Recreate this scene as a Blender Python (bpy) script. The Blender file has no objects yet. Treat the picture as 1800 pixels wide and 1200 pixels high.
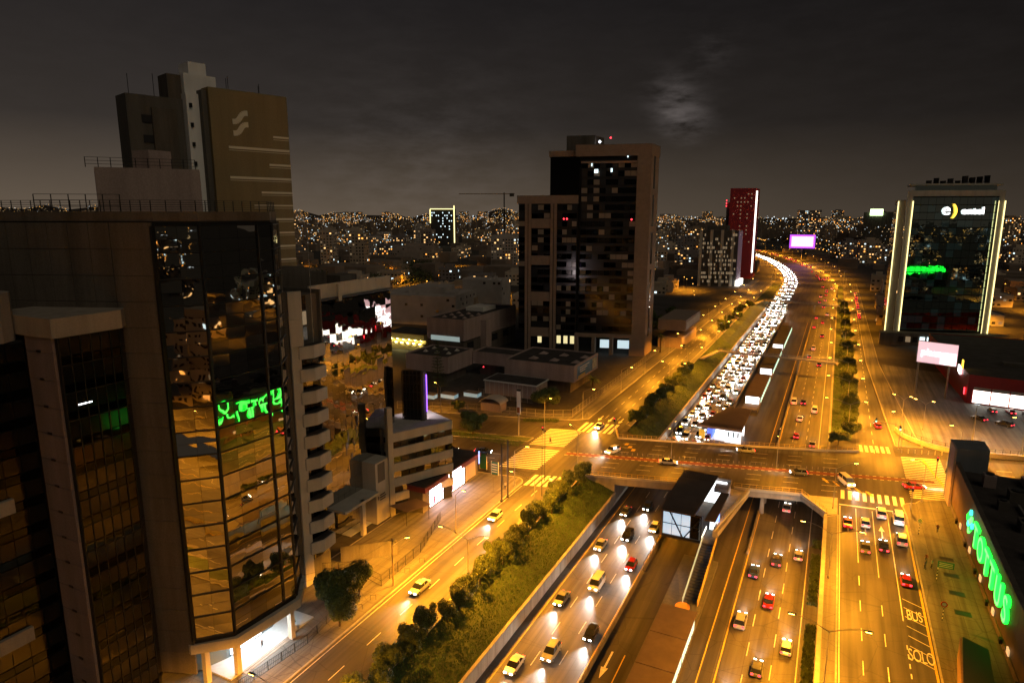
import bpy, math, random
from mathutils import Vector, Matrix
R = math.radians
rnd = random.Random(7)
scene = bpy.context.scene
COL = scene.collection

# ---------------------------------------------------------------- camera
cam_data = bpy.data.cameras.new('camera')
cam_data.sensor_width = 36.0
cam_data.lens = 1160.0 / 1800.0 * 36.0
cam_data.clip_start = 1.0
cam_data.clip_end = 30000.0
cam = bpy.data.objects.new('camera', cam_data)
COL.objects.link(cam)
cam.location = (0, 0, 60)
cam.rotation_euler = (R(90) - math.atan(225 / 1160.0), 0, R(26.14))
scene.camera = cam

# ---------------------------------------------------------------- night sky
world = bpy.data.worlds.new('World')
scene.world = world
world.use_nodes = True
wn = world.node_tree.nodes
wl = world.node_tree.links
wn.clear()
w_out = wn.new('ShaderNodeOutputWorld')
bg_sky = wn.new('ShaderNodeBackground')
sky = wn.new('ShaderNodeTexSky')
sky.sky_type = 'NISHITA'
sky.sun_disc = False
sky.sun_elevation = R(-4.0)
sky.sun_rotation = R(115)
wl.new(sky.outputs[0], bg_sky.inputs[0])
bg_sky.inputs[1].default_value = 0.006
# city glow held in the low cloud: brownish towards the horizon, grey above
tc = wn.new('ShaderNodeTexCoord')
sep = wn.new('ShaderNodeSeparateXYZ')
wl.new(tc.outputs['Generated'], sep.inputs[0])
ramp = wn.new('ShaderNodeValToRGB')
wl.new(sep.outputs['Z'], ramp.inputs[0])
cr = ramp.color_ramp
cr.elements[0].position = 0.0
cr.elements[0].color = (0.082, 0.062, 0.044, 1)
cr.elements[1].position = 1.0
cr.elements[1].color = (0.0040, 0.0040, 0.0050, 1)
e = cr.elements.new(0.12); e.color = (0.0240, 0.0196, 0.0168, 1)
e = cr.elements.new(0.32); e.color = (0.0088, 0.0080, 0.0088, 1)
# the glow is stronger over the old town (west) than over the east
azi = wn.new('ShaderNodeMath'); azi.operation = 'MULTIPLY_ADD'
wl.new(sep.outputs['X'], azi.inputs[0]); azi.inputs[1].default_value = -0.75; azi.inputs[2].default_value = 0.62
azc = wn.new('ShaderNodeClamp'); azc.inputs[1].default_value = 0.45; azc.inputs[2].default_value = 1.4
wl.new(azi.outputs[0], azc.inputs[0])
mul = wn.new('ShaderNodeVectorMath'); mul.operation = 'SCALE'
wl.new(ramp.outputs[0], mul.inputs[0]); wl.new(azc.outputs[0], mul.inputs['Scale'])
# broken cloud
mp = wn.new('ShaderNodeMapping'); mp.inputs['Scale'].default_value = (1.0, 1.0, 3.2)
wl.new(tc.outputs['Generated'], mp.inputs[0])
nz = wn.new('ShaderNodeTexNoise'); nz.inputs['Scale'].default_value = 4.2; nz.inputs['Detail'].default_value = 7.0; nz.inputs['Roughness'].default_value = 0.55
wl.new(mp.outputs[0], nz.inputs[0])
# the small bank of cloud that catches the city light over the bend
masks = None
for dv, sharp, amp in (((-0.2258,0.9612,0.1587),2600,1.9),((-0.1991,0.9718,0.1267),3000,1.7),((-0.222,0.966,0.128),4200,1.2),((-0.1751,0.962,0.2094),3000,.6),((-0.50,0.865,0.055),160,.4),((-0.60,0.798,0.05),160,.4)):
    vn = wn.new('ShaderNodeVectorMath'); vn.operation = 'NORMALIZE'; wl.new(tc.outputs['Generated'], vn.inputs[0])
    dt = wn.new('ShaderNodeVectorMath'); dt.operation = 'DOT_PRODUCT'; wl.new(vn.outputs[0], dt.inputs[0]); n_ = Vector(dv).normalized(); dt.inputs[1].default_value = n_
    m1 = wn.new('ShaderNodeMath'); m1.operation = 'MULTIPLY_ADD'; wl.new(dt.outputs['Value'], m1.inputs[0]); m1.inputs[1].default_value = sharp; m1.inputs[2].default_value = -sharp
    m2 = wn.new('ShaderNodeMath'); m2.operation = 'EXPONENT'; wl.new(m1.outputs[0], m2.inputs[0])
    m3 = wn.new('ShaderNodeMath'); m3.operation = 'MULTIPLY_ADD'; wl.new(m2.outputs[0], m3.inputs[0]); m3.inputs[1].default_value = amp; m3.inputs[2].default_value = 0.07 if masks is None else 0.0
    if masks is not None: wl.new(masks, m3.inputs[2])
    masks = m3.outputs[0]
nz2 = wn.new('ShaderNodeTexNoise'); nz2.inputs['Scale'].default_value = 16.0; nz2.inputs['Detail'].default_value = 8.0; nz2.inputs['Roughness'].default_value = 0.6
wl.new(mp.outputs[0], nz2.inputs[0])
wisp = wn.new('ShaderNodeMapRange'); wisp.inputs[1].default_value = 0.38; wisp.inputs[2].default_value = 0.72; wl.new(nz2.outputs[0], wisp.inputs[0])
mw = wn.new('ShaderNodeMath'); mw.operation = 'MULTIPLY'; wl.new(masks, mw.inputs[0]); wl.new(wisp.outputs[0], mw.inputs[1])
clv = wn.new('ShaderNodeVectorMath'); clv.operation = 'SCALE'; clv.inputs[0].default_value = (0.030, 0.026, 0.025); wl.new(mw.outputs[0], clv.inputs['Scale'])
addc = wn.new('ShaderNodeVectorMath'); addc.operation = 'ADD'
wl.new(mul.outputs[0], addc.inputs[0]); wl.new(clv.outputs[0], addc.inputs[1])
bg_glow = wn.new('ShaderNodeBackground')
wl.new(addc.outputs[0], bg_glow.inputs[0])
bg_glow.inputs[1].default_value = 1.18
addw = wn.new('ShaderNodeAddShader')
wl.new(bg_sky.outputs[0], addw.inputs[0]); wl.new(bg_glow.outputs[0], addw.inputs[1])
wl.new(addw.outputs[0], w_out.inputs[0])

# faint, wide warm fill added for the city glow on the facades
sun_data = bpy.data.lights.new('sun', 'SUN')
sun_data.energy = 0.30
sun_data.angle = R(40)
sun_data.color = (1.0, 0.80, 0.55)
sun = bpy.data.objects.new('sun', sun_data)
COL.objects.link(sun)
sun.rotation_euler = (R(48), 0, R(62))

vs = scene.view_settings
vs.view_transform = 'Standard'
vs.look = 'None'
vs.exposure = 0.0
vs.gamma = 1.0
vs.use_curve_mapping = False
scene.render.engine = 'CYCLES'
cy = scene.cycles
cy.max_bounces = 6
cy.diffuse_bounces = 2
cy.glossy_bounces = 4
cy.transmission_bounces = 3
cy.transparent_max_bounces = 6
cy.sample_clamp_indirect = 4.0
cy.caustics_reflective = False
cy.caustics_refractive = False
cy.use_denoising = True
try:
    cy.denoiser = 'OPENIMAGEDENOISE'
except Exception:
    pass
cy.use_light_tree = True

# ---------------------------------------------------------------- materials
MATS = {}
def mat(name, col, rough=0.75, metal=0.0, emit=None, noise=0.0, nscale=0.6, bump=0.0, fine=0.0, spec=0.4, sample=True, streak=False):
    if name in MATS:
        return MATS[name]
    m = bpy.data.materials.new(name)
    m.use_nodes = True
    nt = m.node_tree
    b = nt.nodes['Principled BSDF']
    b.inputs['Base Color'].default_value = (*col, 1)
    b.inputs['Roughness'].default_value = rough
    b.inputs['Metallic'].default_value = metal
    b.inputs['Specular IOR Level'].default_value = spec
    if emit:
        b.inputs['Emission Color'].default_value = (*emit[0], 1)
        b.inputs['Emission Strength'].default_value = emit[1]
        if not sample:
            m.cycles.emission_sampling = 'NONE'
    if noise or fine:
        geo = nt.nodes.new('ShaderNodeNewGeometry')
        mapn = nt.nodes.new('ShaderNodeMapping')
        if streak:
            mapn.inputs['Scale'].default_value = (1.0, 1.0, 0.12)
        nt.links.new(geo.outputs['Position'], mapn.inputs[0])
        n1 = nt.nodes.new('ShaderNodeTexNoise')
        n1.inputs['Scale'].default_value = nscale
        n1.inputs['Detail'].default_value = 8
        n1.inputs['Roughness'].default_value = 0.62
        nt.links.new(mapn.outputs[0], n1.inputs[0])
        r1 = nt.nodes.new('ShaderNodeValToRGB')
        lo = max(0.0, 1 - noise); hi = 1 + noise * 0.8
        r1.color_ramp.elements[0].position = 0.30; r1.color_ramp.elements[0].color = (*[c * lo for c in col], 1)
        r1.color_ramp.elements[1].position = 0.70; r1.color_ramp.elements[1].color = (*[min(1, c * hi) for c in col], 1)
        nt.links.new(n1.outputs[0], r1.inputs[0])
        last = r1.outputs[0]
        if fine:
            n2 = nt.nodes.new('ShaderNodeTexNoise')
            n2.inputs['Scale'].default_value = nscale * 14
            n2.inputs['Detail'].default_value = 4
            nt.links.new(geo.outputs['Position'], n2.inputs[0])
            mx = nt.nodes.new('ShaderNodeMix'); mx.data_type = 'RGBA'; mx.blend_type = 'MULTIPLY'
            mx.inputs['Factor'].default_value = fine
            r2 = nt.nodes.new('ShaderNodeValToRGB')
            r2.color_ramp.elements[0].position = 0.35; r2.color_ramp.elements[0].color = (0.35, 0.35, 0.35, 1)
            r2.color_ramp.elements[1].position = 0.62; r2.color_ramp.elements[1].color = (1, 1, 1, 1)
            nt.links.new(n2.outputs[0], r2.inputs[0])
            nt.links.new(last, mx.inputs[6]); nt.links.new(r2.outputs[0], mx.inputs[7])
            last = mx.outputs[2]
        nt.links.new(last, b.inputs['Base Color'])
        if bump:
            bp = nt.nodes.new('ShaderNodeBump')
            bp.inputs['Strength'].default_value = bump
            bp.inputs['Distance'].default_value = 0.05
            nt.links.new(n1.outputs[0], bp.inputs['Height'])
            nt.links.new(bp.outputs[0], b.inputs['Normal'])
    MATS[name] = m
    return m

def road_mat(name, col, slab=None, rough=0.55, stain=0.5):
    """worn road surface: patches, tyre-polished streaks along the road and, for concrete, slab joints"""
    m = bpy.data.materials.new(name); m.use_nodes = True
    nt = m.node_tree; b = nt.nodes['Principled BSDF']
    geo = nt.nodes.new('ShaderNodeNewGeometry')
    def noise(scale, sc3, det=6):
        mp = nt.nodes.new('ShaderNodeMapping'); mp.inputs['Scale'].default_value = sc3
        nt.links.new(geo.outputs['Position'], mp.inputs[0])
        n = nt.nodes.new('ShaderNodeTexNoise'); n.inputs['Scale'].default_value = scale; n.inputs['Detail'].default_value = det
        nt.links.new(mp.outputs[0], n.inputs[0]); return n
    def ramp(src, p0, c0, p1, c1):
        r = nt.nodes.new('ShaderNodeValToRGB')
        r.color_ramp.elements[0].position = p0; r.color_ramp.elements[0].color = (c0, c0, c0, 1)
        r.color_ramp.elements[1].position = p1; r.color_ramp.elements[1].color = (c1, c1, c1, 1)
        nt.links.new(src, r.inputs[0]); return r
    def mult(a, bb, f):
        mx = nt.nodes.new('ShaderNodeMix'); mx.data_type = 'RGBA'; mx.blend_type = 'MULTIPLY'; mx.inputs['Factor'].default_value = f
        nt.links.new(a, mx.inputs[6]); nt.links.new(bb, mx.inputs[7]); return mx.outputs[2]
    base = nt.nodes.new('ShaderNodeRGB'); base.outputs[0].default_value = (*col, 1)
    c = mult(base.outputs[0], ramp(noise(0.09, (1, 1, 1)).outputs[0], 0.35, 0.62, 0.66, 1.0).outputs[0], stain)
    c = mult(c, ramp(noise(0.9, (1, 0.035, 1), 5).outputs[0], 0.36, 0.42, 0.62, 1.0).outputs[0], 0.85)
    c = mult(c, ramp(noise(7.0, (1, 1, 1), 3).outputs[0], 0.3, 0.7, 0.7, 1.0).outputs[0], 0.6)
    vo = nt.nodes.new('ShaderNodeTexVoronoi'); vo.feature = 'DISTANCE_TO_EDGE'; vo.inputs['Scale'].default_value = 0.16
    nt.links.new(geo.outputs['Position'], vo.inputs[0])
    c = mult(c, ramp(vo.outputs['Distance'], 0.004, 0.45, 0.012, 1.0).outputs[0], 0.55)
    pt_ = nt.nodes.new('ShaderNodeTexBrick'); pt_.inputs['Color1'].default_value = (1,1,1,1); pt_.inputs['Color2'].default_value = (.62,.62,.62,1); pt_.inputs['Mortar'].default_value = (.8,.8,.8,1)
    pt_.inputs['Scale'].default_value = 1.0; pt_.inputs['Brick Width'].default_value = 4.7; pt_.inputs['Row Height'].default_value = 13.0; pt_.inputs['Mortar Size'].default_value = 0.03; pt_.inputs['Bias'].default_value = -0.35
    nt.links.new(geo.outputs['Position'], pt_.inputs[0])
    c = mult(c, pt_.outputs[0], 0.6)
    if slab:
        br = nt.nodes.new('ShaderNodeTexBrick')
        br.offset = 0.0
        br.inputs['Color1'].default_value = (1, 1, 1, 1); br.inputs['Color2'].default_value = (0.86, 0.86, 0.86, 1); br.inputs['Mortar'].default_value = (0.35, 0.35, 0.35, 1)
        br.inputs['Scale'].default_value = 1.0; br.inputs['Mortar Size'].default_value = 0.035
        br.inputs['Brick Width'].default_value = slab[0]; br.inputs['Row Height'].default_value = slab[1]
        nt.links.new(geo.outputs['Position'], br.inputs[0])
        c = mult(c, br.outputs[0], 0.8)
    nt.links.new(c, b.inputs['Base Color'])
    b.inputs['Roughness'].default_value = rough
    b.inputs['Specular IOR Level'].default_value = 0.35
    MATS[name] = m
    return m

ASPHALT = road_mat('asphalt', (0.095, 0.090, 0.085))
ASPH_X = road_mat('asphalt_avenue', (0.085, 0.078, 0.073))
EXPR = road_mat('expressway_concrete', (0.155, 0.145, 0.135), slab=(3.8, 7.0))
BUSWAY = road_mat('busway_asphalt', (0.085, 0.078, 0.075))
PAVE = road_mat('pavement', (0.20, 0.19, 0.175), slab=(2.4, 2.4), rough=0.7)
LOT = road_mat('parking_concrete', (0.20, 0.195, 0.185), slab=(5.0, 5.0), rough=0.7)
GROUND = mat('city_ground', (0.07, 0.065, 0.06), 0.9, noise=0.4, nscale=0.05, fine=0.4)
KERB = mat('kerb_concrete', (0.30, 0.28, 0.24), 0.8, noise=0.25, nscale=1.2)
CONC = mat('concrete', (0.34, 0.31, 0.27), 0.85, noise=0.22, nscale=0.7, fine=0.25, bump=0.15, streak=True)
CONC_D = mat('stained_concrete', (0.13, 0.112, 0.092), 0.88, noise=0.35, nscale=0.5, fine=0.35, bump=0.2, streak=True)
CONC_P = mat('mauve_concrete', (0.43, 0.335, 0.305), 0.88, noise=0.22, nscale=0.4, fine=0.3, streak=True)
CONC_W = mat('pale_render', (0.52, 0.49, 0.43), 0.8, noise=0.14, nscale=0.5, fine=0.15, streak=True)
WHITE = mat('white_paint', (0.75, 0.74, 0.70), 0.6, noise=0.08, nscale=1.0)
OCHRE_LIT = mat('ochre_lit_render', (0.29, 0.228, 0.118), 0.85, noise=0.13, nscale=0.35, fine=0.2, streak=True)  # lighter yellow holds the street light falling on this face of the tower
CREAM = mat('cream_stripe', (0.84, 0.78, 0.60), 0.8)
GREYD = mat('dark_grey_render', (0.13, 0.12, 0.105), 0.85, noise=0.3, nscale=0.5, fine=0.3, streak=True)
ROOF = mat('roof_felt', (0.065, 0.058, 0.055), 0.9, noise=0.4, nscale=0.3, fine=0.4)
BROWNROOF = mat('brown_sheet_roof', (0.13, 0.096, 0.080), 0.6, noise=0.18, nscale=0.4)
STEEL = mat('dark_steel', (0.05, 0.05, 0.05), 0.45, metal=0.6)
GALV = mat('galvanised_steel', (0.36, 0.35, 0.33), 0.45, metal=0.5, noise=0.15, nscale=2)
RAILY = mat('yellow_rail_paint', (0.55, 0.40, 0.12), 0.55)
BLACK = mat('black_frame', (0.012, 0.012, 0.012), 0.4)
MIRROR = mat('mirror_glass', (0.50, 0.49, 0.46), 0.015, metal=1.0)
MIRROR2 = mat('mirror_glass_smoked', (0.36, 0.35, 0.33), 0.02, metal=1.0)
DGLASS = mat('dark_glass', (0.022, 0.023, 0.022), 0.03, metal=1.0)
DGLASS2 = mat('dark_glass_blind', (0.036, 0.034, 0.031), 0.10, metal=0.8)
def wavy(m, scale, strength):
    nt = m.node_tree; b = nt.nodes['Principled BSDF']
    ge = nt.nodes.new('ShaderNodeNewGeometry'); n = nt.nodes.new('ShaderNodeTexNoise'); n.inputs['Scale'].default_value = scale; n.inputs['Detail'].default_value = 1.0
    nt.links.new(ge.outputs['Position'], n.inputs[0])
    bp = nt.nodes.new('ShaderNodeBump'); bp.inputs['Strength'].default_value = strength; bp.inputs['Distance'].default_value = 0.04
    nt.links.new(n.outputs[0], bp.inputs['Height']); nt.links.new(bp.outputs[0], b.inputs['Normal'])
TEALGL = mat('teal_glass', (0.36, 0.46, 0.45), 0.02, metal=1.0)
TEALGLOW = mat('teal_glass_reflected_glow', (0.33, 0.42, 0.41), 0.03, metal=1.0, emit=((0.35, 0.8, 0.75), 0.006), sample=False)  # faint teal glow painted in for city lights reflected in the panes
for m_ in (MIRROR,MIRROR2): wavy(m_,0.5,0.26)
for m_ in (DGLASS,DGLASS2,TEALGL): wavy(m_,0.45,0.2)
INTERIOR = mat('dark_interior', (0.015, 0.014, 0.013), 0.9)
BLIND = mat('beige_blind', (0.30, 0.25, 0.20), 0.8, noise=0.15, nscale=3)
WINDK = mat('unlit_window', (0.03, 0.03, 0.032), 0.12, spec=0.7)
MARKW = mat('road_paint_white', (0.62, 0.60, 0.54), 0.6, noise=0.3, nscale=2.5)
MARKY = mat('road_paint_yellow', (0.60, 0.40, 0.06), 0.6, noise=0.25, nscale=2.5)
REDLANE = mat('red_lane_paint', (0.15, 0.045, 0.03), 0.7, noise=0.3, nscale=1.5)
GRASS = mat('grass_soil', (0.07, 0.095, 0.03), 0.95, noise=0.45, nscale=0.5, fine=0.5)
BLADE = mat('grass_blade', (0.085, 0.15, 0.035), 0.8, noise=0.4, nscale=0.6)
LEAF = mat('leaf_green', (0.10, 0.135, 0.028), 0.55, noise=0.35, nscale=1.1)
LEAF2 = mat('leaf_dark_green', (0.055, 0.08, 0.02), 0.55, noise=0.35, nscale=1.1)
BARK = mat('bark', (0.09, 0.065, 0.045), 0.9, noise=0.3, nscale=4)
REDW = mat('red_cladding', (0.30, 0.018, 0.022), 0.55, noise=0.15, nscale=0.6)
L_WARM = mat('window_light_warm', (0.1, 0.08, 0.05), emit=((1.0, 0.55, 0.20), 2.1), sample=False)
L_ORAN = mat('window_light_orange', (0.1, 0.06, 0.03), emit=((1.0, 0.36, 0.06), 2.8), sample=False)
L_COOL = mat('window_light_cool', (0.08, 0.1, 0.1), emit=((0.75, 0.95, 1.0), 1.9), sample=False)
L_DIM = mat('window_light_dim', (0.08, 0.07, 0.05), emit=((1.0, 0.70, 0.40), 0.22), sample=False)
L_SOD = mat('sodium_lens', (0.5, 0.3, 0.1), emit=((1.0, 0.50, 0.08), 30.0), sample=False)
L_SODF = mat('sodium_lens_far', (0.5, 0.3, 0.1), emit=((1.0, 0.42, 0.06), 5.0), sample=False)
L_WHITEF = mat('white_light_far', (0.5, 0.5, 0.5), emit=((0.9, 0.95, 1.0), 3.5), sample=False)
L_HEAD = mat('headlight_lens', (0.8, 0.8, 0.8), emit=((1.0, 0.94, 0.82), 26.0), sample=False)
L_TAIL = mat('tail_light_lens', (0.4, 0.02, 0.02), emit=((1.0, 0.035, 0.05), 5.0), sample=False)
L_WHITE = mat('white_lit_panel', (0.8, 0.8, 0.8), emit=((0.90, 0.97, 1.0), 2.6))
L_SHOP = mat('shop_window_light', (0.8, 0.8, 0.8), emit=((1.0, 0.88, 1.0), 12.0))
L_GREEN = mat('green_neon', (0.1, 0.5, 0.1), emit=((0.010, 0.95, 0.035), 4.0))
L_GREENC = mat('green_neon_core', (0.3, 0.8, 0.3), emit=((0.10, 1.0, 0.10), 3.4))
L_PURPLE = mat('purple_neon', (0.2, 0.1, 0.5), emit=((0.30, 0.10, 1.0), 3.0))
L_SIGNW = mat('white_sign_light', (0.8, 0.8, 0.8), emit=((1.0, 0.98, 0.95), 4.0))
L_SIGNY = mat('yellow_sign_light', (0.8, 0.5, 0.1), emit=((1.0, 0.55, 0.05), 3.0))
L_EDGE = mat('edge_light_yellow', (0.8, 0.7, 0.3), emit=((1.0, 0.84, 0.36), 2.2))
L_MAG = mat('magenta_screen', (0.8, 0.5, 0.8), emit=((0.95, 0.40, 1.0), 2.4))
L_PINK = mat('pink_screen', (0.8, 0.5, 0.6), emit=((1.0, 0.62, 0.66), 1.0))
L_RED = mat('red_beacon', (0.4, 0.02, 0.02), emit=((1.0, 0.04, 0.06), 4.0), sample=False)
L_TGREEN = mat('green_signal', (0.02, 0.4, 0.2), emit=((0.08, 1.0, 0.55), 9.0))
L_STRIPW = mat('white_strip_light', (0.8, 0.8, 0.8), emit=((1.0, 0.93, 0.78), 3.2))

# ---------------------------------------------------------------- builders
class MB:
    def __init__(s):
        s.v = []; s.f = []; s.m = []
    def add(s, vs_, fs, m=0):
        n = len(s.v); s.v += [tuple(p) for p in vs_]
        for f in fs:
            s.f.append(tuple(i + n for i in f)); s.m.append(m)
        return s
    def box(s, x0, x1, y0, y1, z0, z1, m=0):
        return s.add([(x0,y0,z0),(x1,y0,z0),(x1,y1,z0),(x0,y1,z0),(x0,y0,z1),(x1,y0,z1),(x1,y1,z1),(x0,y1,z1)],
                     [(0,3,2,1),(4,5,6,7),(0,1,5,4),(1,2,6,5),(2,3,7,6),(3,0,4,7)], m)
    def prism(s, poly, z0, z1, m=0, mtop=None):
        a = sum(poly[i][0]*poly[(i+1)%len(poly)][1]-poly[(i+1)%len(poly)][0]*poly[i][1] for i in range(len(poly)))
        if a < 0: poly = poly[::-1]
        n = len(poly)
        za = z0 if isinstance(z0, (list, tuple)) else [z0]*n
        s.add([(p[0],p[1],za[i]) for i,p in enumerate(poly)] + [(p[0],p[1],z1) for p in poly],
              [tuple(range(n-1,-1,-1))] + [(i,(i+1)%n,n+(i+1)%n,n+i) for i in range(n)], m)
        s.add([(p[0],p[1],z1) for p in poly], [tuple(range(n))], m if mtop is None else mtop)
        return s
    def quad(s, a, b, c, d, m=0):
        return s.add([a,b,c,d], [(0,1,2,3)], m)
    def bar(s, p0, p1, w, h=None, m=0):
        h = h or w; p0 = Vector(p0); p1 = Vector(p1); d = (p1-p0)
        if d.length < 1e-6: return s
        d.normalize(); up = Vector((0,0,1)) if abs(d.z) < 0.95 else Vector((1,0,0))
        sx = d.cross(up).normalized()*w/2; sz = sx.cross(d).normalized()*h/2
        pts = [p0-sx-sz,p0+sx-sz,p0+sx+sz,p0-sx+sz,p1-sx-sz,p1+sx-sz,p1+sx+sz,p1-sx+sz]
        return s.add(pts, [(0,1,2,3),(7,6,5,4),(0,4,5,1),(1,5,6,2),(2,6,7,3),(3,7,4,0)], m)
    def tube(s, p0, p1, r, n=6, r2=None, m=0):
        r2 = r if r2 is None else r2; p0 = Vector(p0); p1 = Vector(p1); d = (p1-p0).normalized()
        up = Vector((0,0,1)) if abs(d.z) < 0.95 else Vector((1,0,0))
        a = d.cross(up).normalized(); b = d.cross(a).normalized(); vs_ = []
        for q, rr in ((p0,r),(p1,r2)):
            for i in range(n):
                t = 2*math.pi*i/n; vs_.append(q + a*math.cos(t)*rr + b*math.sin(t)*rr)
        return s.add(vs_, [(i,(i+1)%n,n+(i+1)%n,n+i) for i in range(n)] + [tuple(range(n-1,-1,-1)), tuple(range(n,2*n))], m)
    def ball(s, c, r, m=0, sz=1.0):
        x,y,z = c
        return s.add([(x+r,y,z),(x-r,y,z),(x,y+r,z),(x,y-r,z),(x,y,z+r*sz),(x,y,z-r*sz)],
                     [(0,2,4),(2,1,4),(1,3,4),(3,0,4),(2,0,5),(1,2,5),(3,1,5),(0,3,5)], m)
    def mesh(s, name, mats, off=(0,0,0), smooth=False):
        me = bpy.data.meshes.new(name)
        ox,oy,oz = off
        me.from_pydata([(v[0]-ox,v[1]-oy,v[2]-oz) for v in s.v], [], s.f)
        for m in (mats if isinstance(mats,(list,tuple)) else [mats]): me.materials.append(m)
        if any(s.m): me.polygons.foreach_set('material_index', s.m)
        if smooth: me.polygons.foreach_set('use_smooth', [True]*len(me.polygons))
        me.update(); return me
    def build(s, name, mats, parent=None, smooth=False, kind=None):
        off = woff(parent)
        o = bpy.data.objects.new(name, s.mesh(name, mats, off, smooth)); COL.objects.link(o)
        if parent: o.parent = parent
        if kind: o['kind'] = kind
        return o
def woff(o):
    t = Vector((0,0,0))
    while o is not None:
        t += o.location; o = o.parent
    return t
def tag(o, label, cat, group=None, kind=None):
    o['label'] = label; o['category'] = cat
    if group: o['group'] = group
    if kind: o['kind'] = kind
    return o
def thing(name, label, cat, loc=(0,0,0), group=None, rz=0):
    o = bpy.data.objects.new(name, None); COL.objects.link(o); o.location = loc; o.rotation_euler.z = rz
    o.empty_display_size = 0.3
    return tag(o, label, cat, group)
def struct(name, mb, mats, label=None):
    o = mb.build(name, mats); o['kind'] = 'structure'
    if label: o['label'] = label
    return o
def inst(name, me, parent, loc, rot=(0,0,0), scale=(1,1,1)):
    o = bpy.data.objects.new(name, me); COL.objects.link(o)
    o.parent = parent; o.location = Vector(loc) - woff(parent); o.rotation_euler = rot; o.scale = scale
    return o
def copy_tree(o, parent=None):
    c = o.copy(); COL.objects.link(c); c.parent = parent
    for ch in o.children: copy_tree(ch, c)
    return c
UNIT = {}
def unit_box(m):
    if m.name not in UNIT:
        UNIT[m.name] = MB().box(-.5,.5,-.5,.5,-.5,.5).mesh('piece_' + m.name, m)
    return UNIT[m.name]
def grid_wall(parent, p0, p1, z0, z1, nx, nz, mats, name, gap=0.06, thick=0.08, tilt=0.0, off=0.0, rows=None, skip=None):
    """pieces (panes, panels) side by side on a wall from p0 to p1, each one an object"""
    dx, dy = p1[0]-p0[0], p1[1]-p0[1]; L = math.hypot(dx,dy); a = math.atan2(dy,dx)
    nxv, nyv = dy/L, -dx/L           # outward = right of the direction of travel
    w = L/nx
    if rows is None:
        h = (z1-z0)/nz; rows = [(z0+k*h, z0+(k+1)*h) for k in range(nz)]
    for k,(za,zb) in enumerate(rows):
        for i in range(nx):
            if skip and skip(i,k): continue
            t = (i+.5)/nx
            m = mats if not isinstance(mats,(list,tuple)) else (mats[k % len(mats)] if tilt < 0 else rnd.choice(mats))
            inst(name, unit_box(m), parent, (p0[0]+dx*t+nxv*off, p0[1]+dy*t+nyv*off, (za+zb)/2),
                 (rnd.uniform(-abs(tilt),abs(tilt)), rnd.uniform(-abs(tilt),abs(tilt))*0.3, a + rnd.uniform(-abs(tilt),abs(tilt))), (w-gap, thick, zb-za-gap))
def frame_wall(mb, p0, p1, z0, z1, nx, zs, w=0.12, d=0.16, off=0.05, m=0, vs_=True):
    dx, dy = p1[0]-p0[0], p1[1]-p0[1]; L = math.hypot(dx,dy); ox, oy = dy/L*off, -dx/L*off
    for z in zs: mb.bar((p0[0]+ox,p0[1]+oy,z),(p1[0]+ox,p1[1]+oy,z), d, w, m)
    if vs_:
        for i in range(nx+1):
            t = i/nx; x = p0[0]+dx*t+ox; y = p0[1]+dy*t+oy
            mb.bar((x,y,z0),(x,y,z1), w, d, m)
def railing(mb, p0, p1, h=1.0, step=1.5, r=0.04, rails=3, m=0):
    p0 = Vector(p0); p1 = Vector(p1); L = (p1-p0).length; n = max(1,int(L/step))
    for i in range(n+1):
        q = p0.lerp(p1, i/n); mb.bar(q, q+Vector((0,0,h)), r*1.5, None, m)
    for k in range(rails):
        dz = Vector((0,0,h*(k+1)/rails)); mb.bar(p0+dz, p1+dz, r, None, m)
def text_mesh(body, size, extrude=0.05, bevel=0.0, shear=0.0, spacing=1.0, align='CENTER'):
    cu = bpy.data.curves.new('lettering', 'FONT'); cu.body = body; cu.size = size; cu.extrude = extrude
    cu.bevel_depth = bevel; cu.align_x = align; cu.align_y = 'CENTER'; cu.shear = shear; cu.space_character = spacing
    o = bpy.data.objects.new('lettering', cu); COL.objects.link(o)
    dg = bpy.context.evaluated_depsgraph_get()
    me = bpy.data.meshes.new_from_object(o.evaluated_get(dg))
    bpy.data.objects.remove(o); me.materials.clear(); return me
# ================================================================ ground and roads
FW = -6.0                                   # floor of the sunken expressway
def near_y(x): return 142.0 + 0.24*(x+30)
def far_y(x): return 171.0 + 0.27*(x+30)
g = MB()
for x0,x1,y0,y1 in ((-9000,-49,-3000,9000),(2,9000,-3000,9000),(-49,2,-3000,-150),(-49,2,620,9000)):
    g.quad((x0,y0,0),(x1,y0,0),(x1,y1,0),(x0,y1,0))
struct('ground', g, GROUND)
struct('service_road', MB().quad((-60,-150,.004),(-50.5,-150,.004),(-50.5,139,.004),(-60,139,.004)).quad((-62.5,160,.004),(-51,160,.004),(-51,640,.004),(-62.5,640,.004)), ASPHALT, 'one-way street left of the sunken expressway')
srr = struct('service_road', MB().quad((4.4,-150,.004),(16.8,-150,.004),(17.2,158,.004),(4.4,158,.004)).quad((8.6,176,.004),(17.5,176,.004),(13.5,300,.004),(7.8,300,.004)).quad((7.8,300,.004),(13.5,300,.004),(12.5,640,.004),(6.2,640,.004)), ASPHALT, 'one-way street right of the sunken expressway')
struct('avenue', MB().add([(-400,53,.009),(-45,138.4,.009),(2,149.7,.009),(400,245,.009),(400,287,.009),(8,181.3,.009),(-43,167.6,.009),(-52,176,.009),(-74,168,.009),(-400,86,.009)],
       [(0,1,8,9),(1,7,8),(1,6,7),(1,2,5,6),(2,3,4,5)]), ASPH_X, 'wide avenue crossing over the expressway')
expr = MB()
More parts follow.
